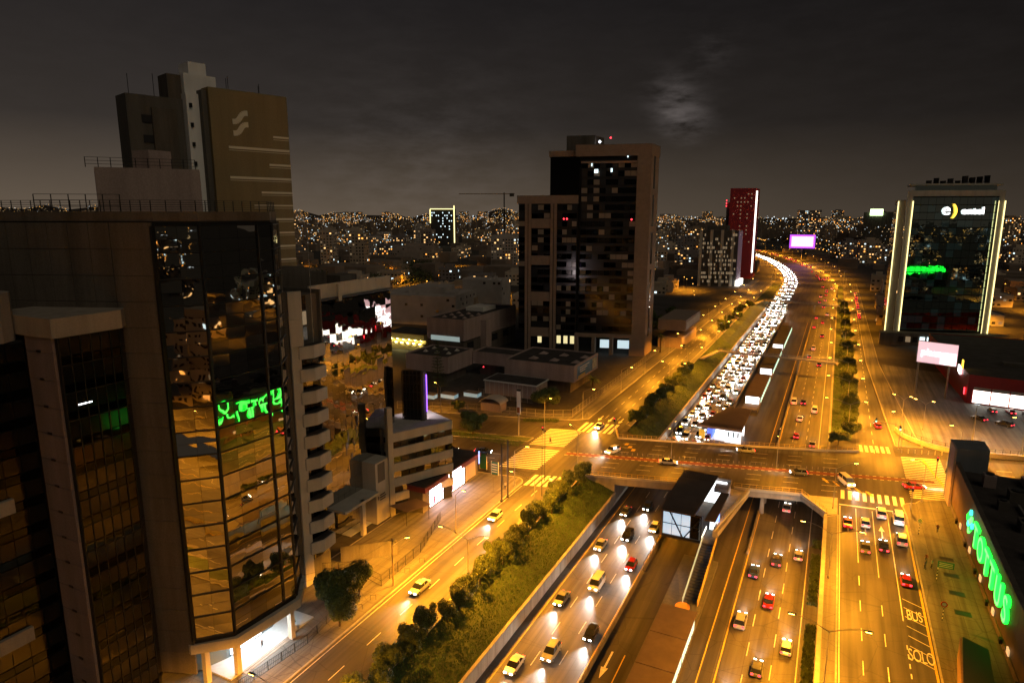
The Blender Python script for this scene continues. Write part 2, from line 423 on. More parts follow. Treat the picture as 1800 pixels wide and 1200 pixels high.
expr.quad((-41.5,-150,FW),(2,-150,FW),(2,440,FW),(-41.5,440,FW)).quad((-41.5,440,FW),(2,440,FW),(2,622,0.012),(-41.5,622,0.012))
cpath = [(622,-20,22),(680,-24.5,23),(740,-31.5,24),(800,-40.5,24),(880,-55.5,24),(960,-73.5,24),(1040,-95,24),(1130,-124,24),(1230,-162,24),(1330,-208,24),(1450,-275,24)]
for (y0,c0,h0),(y1,c1,h1) in zip(cpath,cpath[1:]):
    expr.quad((c0-h0,y0,.012),(c0+h0,y0,.012),(c1+h1,y1,.012),(c1-h1,y1,.012))
expressway = struct('expressway', expr, EXPR, 'sunken multi-lane expressway running into the distance')
struct('busway', MB().quad((-27.6,-150,FW+.004),(-11.4,-150,FW+.004),(-11.4,440,FW+.004),(-27.6,440,FW+.004)), BUSWAY)

# pavements with kerbs
def pavement(poly, lab=None, m=PAVE):
    mb = MB(); mb.prism(poly, -0.02, 0.12, 0)
    o = struct('pavement', mb, [m], lab)
    k = MB(); n = len(poly)
    a = sum(poly[i][0]*poly[(i+1)%n][1]-poly[(i+1)%n][0]*poly[i][1] for i in range(n))
    for i in range(n):
        p,q = poly[i],poly[(i+1)%n]
        if math.hypot(q[0]-p[0],q[1]-p[1]) > .5: k.bar((p[0],p[1],.075),(q[0],q[1],.075), .26, .16)
    k.build('kerb', KERB, o)
    return o
def arc(cx,cy,r,a0,a1,n=6): return [(cx+r*math.cos(R(a0+(a1-a0)*i/n)), cy+r*math.sin(R(a0+(a1-a0)*i/n))) for i in range(n+1)]
pavement([(-60,-150),(-60,127)] + arc(-63,127,3,0,75)[1:] + [(-72,128.6),(-90,124.5),(-90,116),(-76,119),(-76,-150)])
pavement([(-50.5,-150),(-49.2,-150),(-49.2,137),(-50.5,137)])
pavement([(2.35,-150),(4.4,-150),(4.4,141),(2.35,139)])
pavement([(16.9,-150),(25.6,-150),(25.6,159),(20,156)]+arc(19.5,151,3,100,180,5)+[(16.9,146)])
pavement([(-62.5,179),(-62.5,640),(-68,640),(-68,181),(-74.5,178),(-112,170),(-112,163.5),(-76,172.5),(-66,176)])
pavement([(-51,179),(-51,640),(-49.2,640),(-49.2,178)])
pavement([(17.7,192),(14.0,300),(12.9,640),(16.5,640),(18.5,300),(23,205),(24,194)])
pavement([(-100,150.0),(-100,146.0),(-80,150.8),(-70.5,153.0),(-70.2,156.3),(-78,154.8)], 'grassy median of the avenue', GRASS)
struct('parking_lot', MB().add([(21,205,.006),(27,194,.006),(40,193,.006),(130,215,.006),(130,262,.006),(19.5,300,.006)], [(0,1,2,3,4,5)]), LOT)

# painted markings
mk = MB(); my = MB()
def dash(mb, x, y0, y1, step, ln, w=.14, z=FW+.008):
    y = y0
    while y < y1:
        mb.quad((x-w/2,y,z),(x+w/2,y,z),(x+w/2,y+ln,z),(x-w/2,y+ln,z)); y += step
def line(mb, x, y0, y1, w=.14, z=FW+.008): mb.quad((x-w/2,y0,z),(x+w/2,y0,z),(x+w/2,y1,z),(x-w/2,y1,z))
line(my,-40,-150,440); dash(mk,-36,-150,440,8.2,3.6); dash(mk,-32.2,-148,440,8.2,3.6)
line(my,-28.4,-150,440,.2); line(my,-24.0,-150,88,.16,FW+.012); line(my,-13.2,-150,440,.16,FW+.012)
line(my,-10.9,-150,440,.2); dash(mk,-7.4,-150,440,8.2,3.6); dash(mk,-3.8,-146,440,8.2,3.6); line(mk,-.4,-150,440,.16)
mk.add([(-26.1,84,FW+.012),(-25.8,84,FW+.012),(-25.8,88,FW+.012),(-26.1,88,FW+.012),(-26.5,84,FW+.012),(-25.95,81.4,FW+.012),(-25.4,84,FW+.012)],[(0,1,2,3),(5,6,4)])
mk.build('lane_markings', MARKW, expressway); my.build('edge_lines', MARKY, expressway)
mk = MB(); my = MB()
line(my,16.45,-150,142,.3,.010); line(mk,4.75,-150,146,.14,.010); dash(mk,7.7,-150,118,8,3.2,.13,.010); line(mk,7.7,122,146,.13,.010)
dash(mk,10.7,-150,112,8,3.2,.13,.010); line(mk,10.7,118,146,.14,.010); dash(mk,13.4,-150,100,2.2,1.1,.16,.010); line(mk,13.4,106,146,.14,.010)
mk.quad((4.6,146.6,.010),(16.6,147.8,.010),(16.6,148.3,.010),(4.6,147.1,.010))
dash(mk,12.6,184,640,8,3.5,.13,.010)
for i in range(7): mk.quad((13.7+i*.02,112.6-i*2.6,.010),(16.3,111-i*2.6,.010),(16.3,111.15-i*2.6,.010),(13.7+i*.02,112.75-i*2.6,.010))
for x in (6.2,9.2,12.0): mk.add([(x-.12,134,.011),(x+.12,134,.011),(x+.12,137,.011),(x-.12,137,.011),(x-.5,137,.011),(x+.5,137,.011),(x,139.4,.011)],[(0,1,2,3),(4,5,6)])
for i in range(9):
    x = 4.9+i*1.42; y = 150.2+.1*(x-5)
    mk.quad((x,y,.013),(x+.72,y,.013),(x+.72,y+5.0,.013),(x,y+5.0,.013))
for i in range(6): mk.quad((9.3+i*1.25,184+i*.3,.013),(10.0+i*1.25,184+i*.3,.013),(9.8+i*1.25,189.3+i*.3,.013),(9.1+i*1.25,189.3+i*.3,.013))
for i in range(24):
    y = 158+i*1.16
    mk.quad((18.4,y-.9,.013),(27.0,y+1.1,.013),(27.0,y+1.65,.013),(18.4,y-.35,.013))
for s,y in (('BUS',108.0),('SOLO',97.5)):
    me = text_mesh(s, 3.0, 0.0, spacing=0.95); me.materials.append(MARKW)
    o = inst('lettering', me, srr, (15.0,y,.011)); o.scale = (0.42,1.35,1)
mk.build('lane_markings', MARKW, srr); my.build('edge_line', MARKY, srr)
av = bpy.data.objects['avenue']; mk = MB(); my = MB(); mr = MB()
def along(x0,x1,dy,w,mb,z=.016):
    mb.quad((x0,near_y(x0)+dy,z),(x1,near_y(x1)+dy,z),(x1,near_y(x1)+dy+w,z),(x0,near_y(x0)+dy+w,z))
for i in range(26):
    if i in (12,13): continue
    y = 134.2+i*1.24
    mk.quad((-69.3,y,.016),(-60.2,y+2.1,.016),(-60.2,y+2.72,.016),(-69.3,y+.62,.016))
for i in range(6): mk.quad((-59.3+i*1.4,126.6+i*.35,.016),(-58.5+i*1.4,126.8+i*.35,.016),(-58.5+i*1.4,133.5+i*.35,.016),(-59.3+i*1.4,133.2+i*.35,.016))
for i in range(7): mk.quad((-62+i*1.45,166.8+i*.3,.016),(-61.2+i*1.45,167+i*.3,.016),(-61.2+i*1.45,176+i*.3,.016),(-62+i*1.45,175.7+i*.3,.016))
along(-58,24,13.2,2.0,mr)
for i in range(56):
    x = -58+i*1.48
    along(x,x+.75,12.95,.24,mk,.018); along(x,x+.75,15.0,.24,mk,.018)
for dy in (3.4,6.7,9.9,18.4,21.8,25.0):
    x = -47
    while x < 2:
        along(x,x+3.2,dy,.15,mk); x += 8
    x = -140
    while x < -72:
        along(x,x+3.2,dy,.15,mk); x += 8
    x = 30
    while x < 160:
        along(x,x+3.2,dy,.15,mk); x += 8
for i in range(5): my.quad((2.0+i*2.2,150.2-i*1.0+8,.017),(2.6+i*2.2,150.2-i*1.0+8,.017),(1.5+i*2.2,152.6-i*1.0+8,.017),(.9+i*2.2,152.6-i*1.0+8,.017))
for i in range(3): my.quad((-46.5+i*1.4,162-i*1.8,.017),(-45.6+i*1.4,162.2-i*1.8,.017),(-45.6+i*1.4,163.8-i*1.8,.017),(-46.5+i*1.4,163.6-i*1.8,.017))
my.quad((26,163,.017),(26.6,163,.017),(23.4,184,.017),(22.8,184,.017))
mk.build('crossing_markings', MARKW, av); my.build('yellow_markings', MARKY, av); mr.build('red_lane', REDLANE, av)
bpy.data.objects['service_road']['kind'] = 'structure'
ml = MB(); dash(ml,-55.3,-150,124,8,3.2,.13,.010); line(ml,-59.4,-150,126,.12,.010); dash(ml,-58.2,182,620,8,3.5,.13,.010); dash(ml,-54.6,182,620,8,3.5,.13,.010)
for x in (-59.5,-56.4,-53.2): ml.add([(x-.15,181,.010),(x+.15,181,.010),(x+.15,184,.010),(x-.15,184,.010),(x-.6,181,.010),(x,178.6,.010),(x+.6,181,.010)],[(0,1,2,3),(4,5,6)])
ml.build('lane_markings', MARKW, bpy.data.objects['service_road'])

# ---------------------------------------------------------------- banks and retaining walls
bank = MB()
for y0,y1 in ((-150,139.5),(168,520)):
    n = int((y1-y0)/6)
    for i in range(n):
        a = y0+(y1-y0)*i/n; b = y0+(y1-y0)*(i+1)/n
        bank.quad((-49.2,a,-.02),(-45.6,a,-1.5),(-45.6,b,-1.5),(-49.2,b,-.02)).quad((-45.6,a,-1.5),(-41.9,a,-3.45),(-41.9,b,-3.45),(-45.6,b,-1.5))
bank.quad((-49.2,520,-.02),(-41.9,520,-3.45),(-41.9,622,.01),(-49.2,622,.01))
bank.quad((2.4,190,.02),(7.6,192,.02),(6.6,300,.02),(2.4,300,.02)).quad((2.4,300,.02),(6.6,300,.02),(5.6,620,.02),(2.4,620,.02))
struct('embankment', bank, GRASS)
gr = MB()
def tuft(x,y,z,h):
    a = rnd.uniform(0,6.28); w = h*.35; dx,dy = math.cos(a)*w, math.sin(a)*w
    gr.add([(x-dx,y-dy,z-.03),(x+dx,y+dy,z-.03),(x+rnd.uniform(-.5,.5)*h,y+rnd.uniform(-.5,.5)*h,z+h)],[(0,1,2)])
def bank_z(x): return -(x+49.2)/3.6*1.5 if x < -45.6 else -1.5-(x+45.6)/3.7*1.95
for i in range(42000):
    x = rnd.uniform(-49.1,-42.0); y = rnd.uniform(45,139) if i < 30000 else rnd.uniform(170,330)
    tuft(x,y,bank_z(x),rnd.uniform(.10,.30))
for i in range(9000):
    tuft(rnd.uniform(2.5,7),rnd.uniform(191,330),.02,rnd.uniform(.12,.3))
for i in range(2500):
    y = rnd.uniform(148,153); tuft(rnd.uniform(-99,-71),y,.1,rnd.uniform(.1,.3))
tag(gr.build('grass', BLADE, kind='stuff'), 'rough grass on the expressway banks and the avenue median', 'grass')

WALLC = mat('retaining_wall_concrete', (0.42,0.39,0.34), .85, noise=.25, nscale=.8, fine=.3, streak=True)
def ret_wall(label, x, y0, y1, z0, z1, loc, step=2.6, t=.3):
    w = thing('retaining_wall', label, 'wall', loc)
    n = int((y1-y0)/step); st = (y1-y0)/n
    for i in range(n):
        inst('panel', unit_box(WALLC), w, (x+rnd.uniform(-.015,.015), y0+(i+.5)*st, (z0+z1)/2), (0,0,0), (t, st-.07, z1-z0))
    MB().box(x-.26,x+.26,y0,y1,z1+.002,z1+.2).build('coping', CONC, w)
    return w
ret_wall('pale panelled retaining wall below the near grass bank, left of the headlight lanes', -41.7, -20, 139, FW, -3.5, (-41.7,60,FW))
ret_wall('panelled retaining wall beside the jammed lanes beyond the bridge', -41.7, 170, 500, FW, -3.5, (-41.7,335,FW), 5.2)
ret_wall('tall retaining wall dividing the taillight lanes from the near service road', 2.1, -20, 140, FW, .0, (2.1,60,FW), 5.2)
ret_wall('tall retaining wall below the grass strip right of the far taillight lanes', 2.1, 182, 520, FW, .0, (2.1,350,FW), 6.5)
pl = MB()
for i in range(5200):
    x = rnd.uniform(.3,1.75); y = rnd.uniform(60,140)
    if math.sin(y*.55)+math.sin(y*.21) < -.7: continue
    h = rnd.uniform(.15,.6); a = rnd.uniform(0,6.28); w = h*.5
    pl.add([(x-math.cos(a)*w,y-math.sin(a)*w,FW),(x+math.cos(a)*w,y+math.sin(a)*w,FW),(x+rnd.uniform(-.2,.2),y+rnd.uniform(-.2,.2),FW+h)],[(0,1,2)])
tag(pl.build('ground_cover', LEAF2, kind='stuff'), 'low plants along the foot of the wall beside the taillight lanes', 'plants')
def barrier(label, x, y0, y1, loc, tall=False):
    b = thing('barrier', label, 'barrier', loc)
    MB().add([(x-.3,y0,FW),(x+.3,y0,FW),(x+.3,y1,FW),(x-.3,y1,FW),(x-.1,y0,FW+.75),(x+.1,y0,FW+.75),(x+.1,y1,FW+.75),(x-.1,y1,FW+.75)],[(0,1,5,4),(1,2,6,5),(2,3,7,6),(3,0,4,7),(4,5,6,7)]).build('concrete_base', CONC_D, b)
    if tall:
        m = MB(); railing(m,(x,y0,FW+.75),(x,y1,FW+.75),1.1,2.4,.05,3); m.build('rail', STEEL, b)
barrier('low concrete barrier between the headlight lanes and the busway', -27.9, -60, 112, (-27.9,20,FW))
barrier('railed barrier beside the station between the headlight lanes and the busway', -27.9, 113, 190, (-27.9,150,FW), True)
barrier('concrete barrier left of the far bus lanes beyond the bridge', -27.9, 215, 500, (-27.9,350,FW))
barrier('concrete barrier between the far bus lanes and the taillight lanes', -11.2, 182, 500, (-11.2,340,FW))
barrier('concrete barrier right of the near bus lane, ending before the bridge', -11.2, 128, 150, (-11.2,139,FW))

# ---------------------------------------------------------------- overpass
br = thing('overpass', 'concrete overpass carrying the avenue across the sunken expressway', 'bridge', (-20,157,0))
dk = MB()
dk.prism([(-49.4,137.3),(-27,142.7),(-16.5,145.2),(2.5,149.7),(2.5,181.0),(-49.4,166.2)], -1.35, -.004)
dk.prism([(-17.2,145.0),(-17.2,122.5),(-16.2,122.5),(-13.2,144.6)], -1.0, .05)
dk.prism([(-3.0,148.3),(2.3,140.0),(4.3,141.4),(4.3,150.1)], -1.0, .05)
dk.build('deck', CONC, br)
ab = MB(); ab.prism([(-49.3,137.6),(-42.0,139.4),(-42.0,168.0),(-49.3,166)], FW, -1.36); ab.prism([(1.9,149.4),(2.6,149.6),(2.6,180.6),(1.9,180.4)], FW, -1.36)
ab.build('abutment', CONC, br)
for x in (-28.2,-10.6):
    for i in range(5):
        y = near_y(x)+2+i*6; MB().tube((x,y,FW),(x,y,-1.36),.5,10).build('pier', CONC, br, True)
for i in range(8):
    x0,x1 = -41.9,1.8; o = 1.2+i*3.6; MB().bar((x0,near_y(x0)+o,-1.65),(x1,near_y(x1)+o,-1.65),.6,.58).build('girder', CONC, br)
pp = [((-49.4,137.5),(-27,142.9)),((-16.5,145.6),(-13.2,146.0)),((-13.2,146.0),(-2.6,148.3)),((-17.0,122.6),(-13.2,145.0)),((-2.8,148.2),(2.3,140.4)),((-49.4,166.0),(-30,171.3)),((-30,171.3),(2.5,180.7)),((2.5,180.7),(9,183.5)),((-52,172.5),(-49.4,166.2))]
for a,b in pp:
    MB().bar((a[0],a[1],.16),(b[0],b[1],.16),.34,.62).build('parapet', CONC_W, br)
    m = MB(); railing(m,(a[0],a[1],.47),(b[0],b[1],.47),.85,1.25,.055,2); m.build('railing', RAILY, br)
for y0 in (169.0,):
    MB().add([(-28,near_y(-28)+25.6,.02),(2.4,near_y(2.4)+27.0,.02),(2.4,near_y(2.4)+29.6,.02),(-28,near_y(-28)+28.0,.02)],[(0,1,2,3)]).build('footway', PAVE, br)
dl = MB()
for i in range(44):
    x = -50+i*1.25; y = near_y(x)+16.6
    dl.bar((x,y,.02),(x,y,.62),.09)
dl.build('delineator_posts', L_DIM, br)

# ---------------------------------------------------------------- bus station beside the overpass
st = thing('station_hall', 'brown-roofed bus station hall with lit trussed end beside the overpass', 'station', (-21.5,130,-1.8))
MB().box(-26.6,-16.4,120.4,141.5,-2.0,-1.6).build('floor', CONC_D, st)
rf = MB().prism([(-26.8,119.6),(-20.2,119.6),(-19.3,141.6),(-26.8,141.6)],3.7,3.95).build('roof', BROWNROOF, st)
rb = MB()
for i in range(16): rb.box(-26.6+i*.41,-26.45+i*.41,119.7,122.6,3.955,4.05)
for i in range(16): rb.box(-26.6+i*.43,-26.45+i*.43,137.6,141.5,3.955,4.05)
rb.build('roof_ribs', BROWNROOF, rf)
rb2 = MB().prism([(-18.4,119.8),(-16.4,119.8),(-16.0,134.0),(-17.6,134.0)],3.2,3.45); rb2.build('side_roof', BROWNROOF, st)
MB().box(-19.4,-16.6,136.5,142.8,2.2,3.1).build('stair_head', CONC_P, st)
MB().box(-26.7,-26.4,120,141.2,-1.6,3.7).build('wall', BROWNROOF, st)
MB().box(-26.3,-16.6,140.9,141.2,-1.6,3.6).build('wall', CONC_P, st)
MB().box(-26.3,-17.2,139.4,139.7,-1.55,3.5).build('lit_back_panel', L_WHITE, st)
for i in range(4):
    x0 = -26.3+i*1.75; MB().box(x0,x0+1.65,120.55,120.6,-1.3,3.3).build('pane', DGLASS2 if i==3 else mat('lit_glazing',(.5,.6,.65),.1,emit=((.62,.82,1.0),.75)), st)
tr = MB(); tr.bar((-26.4,120.4,-1.5),(-18.9,120.4,-1.5),.35); tr.bar((-26.4,120.4,1.0),(-19,120.4,1.0),.12); tr.bar((-26.4,120.4,3.5),(-18.9,120.4,3.5),.3)
for a,b in (((-25.0,3.4),(-22.4,-1.4)),((-22.2,-1.4),(-19.2,3.0)),((-26.4,-1.5),(-26.4,3.5)),((-19.0,-1.5),(-19.0,3.5))): tr.bar((a[0],120.35,a[1]),(b[0],120.35,b[1]),.22)
tr.build('truss', BLACK, st)
MB().box(-18.3,-16.6,126.5,126.7,-1.4,2.4).build('blue_panel', mat('blue_lit_panel',(.2,.3,.8),emit=((.25,.45,1.0),2.2)), st)
MB().box(-18.3,-16.6,126.2,126.4,-1.4,.3).build('ticket_counter', L_WHITE, st)
sp = MB()
for i in range(22):
    y = 121-i*.78; sp.box(-18.6,-16.5,y-.78,y,FW,-1.7-i*.165)
sp.build('stairs', mat('dark_stair_tile',(.05,.05,.06),.4), st)
MB().bar((-16.3,122,-1.0),(-16.3,104,-4.4),.15,1.1).build('stair_wall', RAILY, st)
MB().bar((-18.8,122,-1.0),(-18.8,104,-4.4),.06,1.0).build('stair_glass', mat('pale_green_glass',(.45,.6,.55),.1,emit=((.6,1,.85),.25)), st)
MB().bar((-18.9,121,-1.0),(-18.9,126,-1.0),.08,.5).build('handrail', L_STRIPW, st)
pt = thing('station_platform', 'long bus platform with flat brown roof in the near busway', 'platform', (-18.5,75,FW))
MB().box(-22.0,-15.6,20,121,FW,-5.1).build('platform_slab', mat('platform_tile',(.10,.10,.095),.35,noise=.3,nscale=1.5), pt)
for y in (20,33,46,58,66,74,82,90): MB().box(-20.9,-15.3,y+.12,y+(13 if y<50 else 8)-.05,-2.25,-2.05).build('roof_panel', BROWNROOF, pt)
m = MB()
for y in range(22,99,6): m.bar((-20.5,y,-5.1),(-20.5,y,-2.25),.14); m.bar((-15.6,y,-5.1),(-15.6,y,-2.25),.14)
m.build('columns', STEEL, pt)
for i in range(24): MB().box(-15.58,-15.5,40+i*2.4,41.9+i*2.4,-4.6,-2.6).build('pane', mat('green_lit_pane',(.4,.55,.5),.1,emit=((.62,1.0,.80),1.1 )), pt)
MB().add([(-18.6+1.25*math.cos(t*.3927),103.2+1.5*math.sin(t*.3927),-5.08) for t in range(16)],[tuple(range(16))]).build('round_floor_emblem', mat('orange_emblem',(.65,.30,.04),.5), pt)
s2 = thing('station_kiosk', 'brown-roofed station entrance lit white inside, just beyond the overpass', 'station', (-26,203,FW))
MB().prism([(-33.2,193.0),(-20.6,193.0),(-20.6,216),(-27.6,216)],-1.75,-1.5).build('roof', BROWNROOF, s2)
rr = MB()
for i in range(30):
    x = -32.6+i*.41; rr.box(x,x+.14,193.1,196.5,-1.495,-1.4)
rr.build('roof_ribs', BROWNROOF, s2)
MB().box(-33.3,-20.5,192.7,193.0,-2.1,-1.45).build('fascia', CONC_P, s2)
MB().box(-30.5,-21,202,202.3,FW,-1.8).build('lit_back_wall', L_WHITE, s2)
MB().box(-25.5,-20.9,193.6,193.9,FW,-2.1).build('lit_front_wall', mat('white_lit_wall',(.8,.8,.8),emit=((.82,.93,1.0),1.6)), s2)
for x in (-24.6,-23.2,-21.9): MB().box(x,x+.35,193.5,193.58,-4.2,-2.7).build('door_slot', BLACK, s2)
MB().box(-30.8,-25.6,193.8,202,-5.9,-5.8).build('floor', mat('white_lit_floor',(.8,.8,.8),.3,emit=((.8,.92,1),.5)), s2)
MB().box(-30.7,-29.2,195,201.6,-5.6,-3.2).build('blue_poster', mat('blue_poster',(.1,.2,.7),emit=((.12,.22,1),1.0)), s2)
MB().box(-32.8,-31.2,193.6,194.2,-5.8,-3.2).build('yellow_panel', mat('yellow_panel',(.6,.35,.05),emit=((1,.55,.05),.5)), s2)
for k,(y0,y1) in enumerate(((236,272),(283,330),(340,400))):
    s3 = thing('platform_shelter', ['brown-roofed platform shelter with blazing white end behind the station entrance','platform shelter with green-white lights under the nearer footbridge','distant platform shelter on the busway past the nearer footbridge'][k], 'shelter', (-22.5,y0,FW))
    MB().box(-25.2,-19.8,y0,y1,-2.6,-2.4).build('roof', BROWNROOF if k == 0 else ROOF, s3)
    MB().box(-25,-20,y0-8,y1,FW,-5.1).build('platform_slab', CONC_D, s3)
    MB().box(-24.8,-20.4,y0+.2,y0+.4,-5.1,-2.7).build('lit_end', L_SIGNW if k == 0 else L_WHITE, s3)
    m = MB()
    for i in range(int((y1-y0)/4)): m.box(-19.9,-19.8,y0+1+i*4,y0+2.6+i*4,-4.6,-3.0)
    m.build('lit_glazing', mat('green_lit_pane2',(.4,.55,.5),emit=((.55,1,.8),1.3)), s3, kind='stuff')

# ---------------------------------------------------------------- footbridges
def footbridge(label, y, y2, xl, xr):
    f = thing('footbridge', label, 'footbridge', (-20,y,0))
    MB().bar((xl,y,.9),(xr,y2,.9),2.2,.5).build('deck', CONC, f)
    for s in (-1,1):
        m = MB(); railing(m,(xl,y+s*1.05,1.15),(xr,y2+s*1.05,1.15),1.0,2.0,.06,3); m.build('railing', GALV, f)
    for x in (-28,-11.0):
        MB().box(x-.35,x+.35,(y+y2)/2-.5,(y+y2)/2+.5,FW,.62).build('pier', CONC, f)
    for x,s in ((xl,-1),(xr,1)):
        MB().bar((x,y if s<0 else y2,.85),(x+s*4.5,(y if s<0 else y2)-16,.05),2.0,.4).build('ramp', CONC, f)
footbridge('concrete footbridge with ramps across the expressway, nearer of the two', 294, 290, -43.5, 3.5)
footbridge('thin far footbridge across the expressway near the bend', 484, 474, -43.5, 3.5)
# ================================================================ buildings on the left
def zrange(z0,z1,n): return [z0+(z1-z0)*i/n for i in range(n+1)]
FH = 3.04
# --- big office tower with concrete flanks and a faceted mirror front
A = thing('office_tower', 'tall concrete office tower with faceted mirror-glass front nearest the camera', 'building', (-70,50,0))
a,b,c,d = (-69.3,49.8),(-66.1,53.1),(-65.3,63.1),(-68.6,67.4)
MB().prism([a,b,c,d,(-74,71),(-110,71),(-110,44),(-88.5,42.9)], 6.2, 59.1).build('core', INTERIOR, A)
MB().prism([a,b,c,d,(-74,71.2),(-110.2,71.2),(-110.2,43.8),(-88.6,42.6)], 59.12, 60.2).build('roof_slab', CONC_D, A)
rl = MB()
for p,q in ((a,b),(b,c),(c,d),((-88.6,42.6),a)): railing(rl,(p[0]-.6,p[1]+.3,60.2),(q[0]-.6,q[1]+.3,60.2),1.25,1.2,.05,5)
rl.build('roof_railing', STEEL, A)
NF = 17; z0,z1 = 6.9, 58.6
rows = []
for k in range(NF):
    za = z0+(z1-z0)*k/NF; h = (z1-z0)/NF
    rows += [(za+.06,za+h*.5),(za+h*.5,za+h-.06)]
for p,q,n in ((a,b,2),(b,c,4),(c,d,2)):
    grid_wall(A,p,q,0,0,n,0,[MIRROR,MIRROR,MIRROR,MIRROR2],'pane',gap=.025,thick=.06,tilt=.012,off=.12,rows=rows)
fm = MB()
for p,q,n in ((a,b,1),(b,c,1),(c,d,1)):
    frame_wall(fm,p,q,z0-.2,z1+.3,n,zrange(z0,z1,NF),.13,.22,.2,0)
t = (c[0]*.78+b[0]*.22, c[1]*.78+b[1]*.22)
fm.bar((t[0]+.2,t[1],z0),(t[0]+.2,t[1],z1),.26,.3); fm.bar((b[0]+.12,b[1]-.05,z0),(b[0]+.12,b[1]-.05,z1),.34,.34); fm.bar((a[0]+.05,a[1]-.15,z0),(a[0]+.05,a[1]-.15,z1),.7,.3)
fm.build('mullions', BLACK, A)
# concrete column and upper flank, built of cast panels
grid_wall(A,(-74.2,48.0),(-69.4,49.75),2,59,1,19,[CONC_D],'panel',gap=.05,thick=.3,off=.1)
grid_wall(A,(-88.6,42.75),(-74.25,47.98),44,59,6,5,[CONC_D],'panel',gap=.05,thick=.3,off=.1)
grid_wall(A,(-68.4,67.3),(-73.5,71.2),4,59,2,15,[GREYD],'panel',gap=.06,thick=.3,off=.1)
# base: ledge, columns, lobby
MB().prism([(-69.6,49.2),(-65.5,52.9),(-64.7,63.3),(-68.3,68.2),(-75,68.2),(-75,50)],4.9,6.2).build('ledge', CONC_W, A)
MB().prism([(-72,50.6),(-70.4,55),(-70.2,63),(-72,67),(-95,67),(-95,46)],0.3,4.9).build('ground_floor_core', mat('blue_grey_wall',(.12,.16,.18),.5), A)
for x,y in ((-66.6,53.6),(-65.7,62.3),(-68.8,50.6)): MB().box(x-.35,x+.35,y-.35,y+.35,.3,4.9).build('column', CONC_W, A)
MB().box(-71.6,-66.5,52.2,67.5,0.05,.32).build('entrance_floor', mat('pale_floor_tile',(.45,.47,.48),.35,noise=.1,nscale=2), A)
MB().box(-70.3,-70.1,55.5,60.8,.6,4.2).build('lit_lobby_front', L_WHITE, A)
MB().box(-69.9,-67.2,55.6,60.6,4.83,4.88).build('entrance_ceiling_light', mat('entrance_ceiling_panel',(.8,.8,.8),emit=((.80,.95,1.0),26.0)), A)
for i in range(3): MB().box(-66.5+i*.35,-66.15+i*.35,54,62,0.02,.27-i*.08).build('step', CONC, A)
# penthouse set back on the roof
MB().prism([(-88.7,56.1),(-81.4,66.3),(-89,72.6),(-97.0,61.3)],60.25,66.0).build('penthouse', CONC_P, A)
MB().box(-90,-86.5,62.5,66,66.02,68.6).build('tank_room', CONC_P, A)
rp = MB(); railing(rp,(-90,55.8,66.0),(-82,66.2,66.0),1.3,1.4,.05,3); railing(rp,(-92,50,60.2),(-84,56,60.2),2.2,2,.06,3); rp.build('penthouse_railing', STEEL, A)
# lower bay towers standing in front of the flank
B1 = thing('bay_tower', 'lower dark-glass bay tower with chamfered corner joined to the mirror tower', 'building', (-75,43,0))
MB().prism([(-72.7,39.8),(-72.7,46.5),(-74.2,48.0),(-84,46),(-84,39.8)],0,47.2).build('core', INTERIOR, B1)
MB().prism([(-72.2,39.2),(-72.2,46.8),(-73.9,48.5),(-84,46.2),(-84,39.2)],47.25,49.3).build('parapet', CONC, B1)
rows=[]
for k in range(15):
    za = 1.6+k*FH; rows += [(za,za+.95),(za+1.0,za+FH-.05)]
grid_wall(B1,(-72.6,39.9),(-72.6,46.5),0,0,6,0,[DGLASS,DGLASS2],'pane',gap=.06,thick=.06,tilt=-.003,off=.1,rows=rows)
grid_wall(B1,(-72.6,46.5),(-74.1,48.0),0,0,1,0,[DGLASS],'pane',gap=.06,thick=.06,tilt=.003,off=.1,rows=rows)
fm = MB(); frame_wall(fm,(-72.6,39.9),(-72.6,46.5),1.5,47.2,6,zrange(1.6,47.2,15),.09,.12,.16); fm.build('mullions', BLACK, B1)
PURP = mat('mauve_painted_concrete',(.22,.185,.20),.85,noise=.2,nscale=.5,fine=.3,streak=True)
grid_wall(B1,(-77.6,39.55),(-72.7,39.55),0,48.6,1,16,[PURP],'panel',gap=.05,thick=.3,off=0)
for k in range(15): MB().box(-75.6,-74.9,39.3,39.38,3+k*FH,3.22+k*FH).build('vent_slot', BLACK, B1)
MB().box(-72.5,-72.44,41.0,42.6,39.6,39.75).build('ceiling_tube', L_WHITEF, B1)
B2 = thing('bay_tower', 'dark-glass bay tower with pale curved parapet at the left edge of the picture', 'building', (-80,33,0))
MB().box(-90,-77.9,22,39.3,0,46.6).build('core', INTERIOR, B2)
MB().prism([(-77.2,21)] + [(-77.2,35.6),(-77.5,37.4),(-78.3,38.8),(-79.4,39.5)] + [(-90,39.5),(-90,21)],46.65,51.8).build('parapet', CONC, B2)
rows=[]
for k in range(15):
    za = .9+k*FH; rows += [(za,za+.95),(za+1.0,za+FH-.05)]
grid_wall(B2,(-77.8,23),(-77.8,39.2),0,0,9,0,[DGLASS,DGLASS2],'pane',gap=.07,thick=.06,tilt=-.004,off=.1,rows=rows)
for k in (4,9,13): MB().box(-77.8,-77.2,23,36,1.0+k*FH,2.6+k*FH).build('balcony_band', CONC, B2)

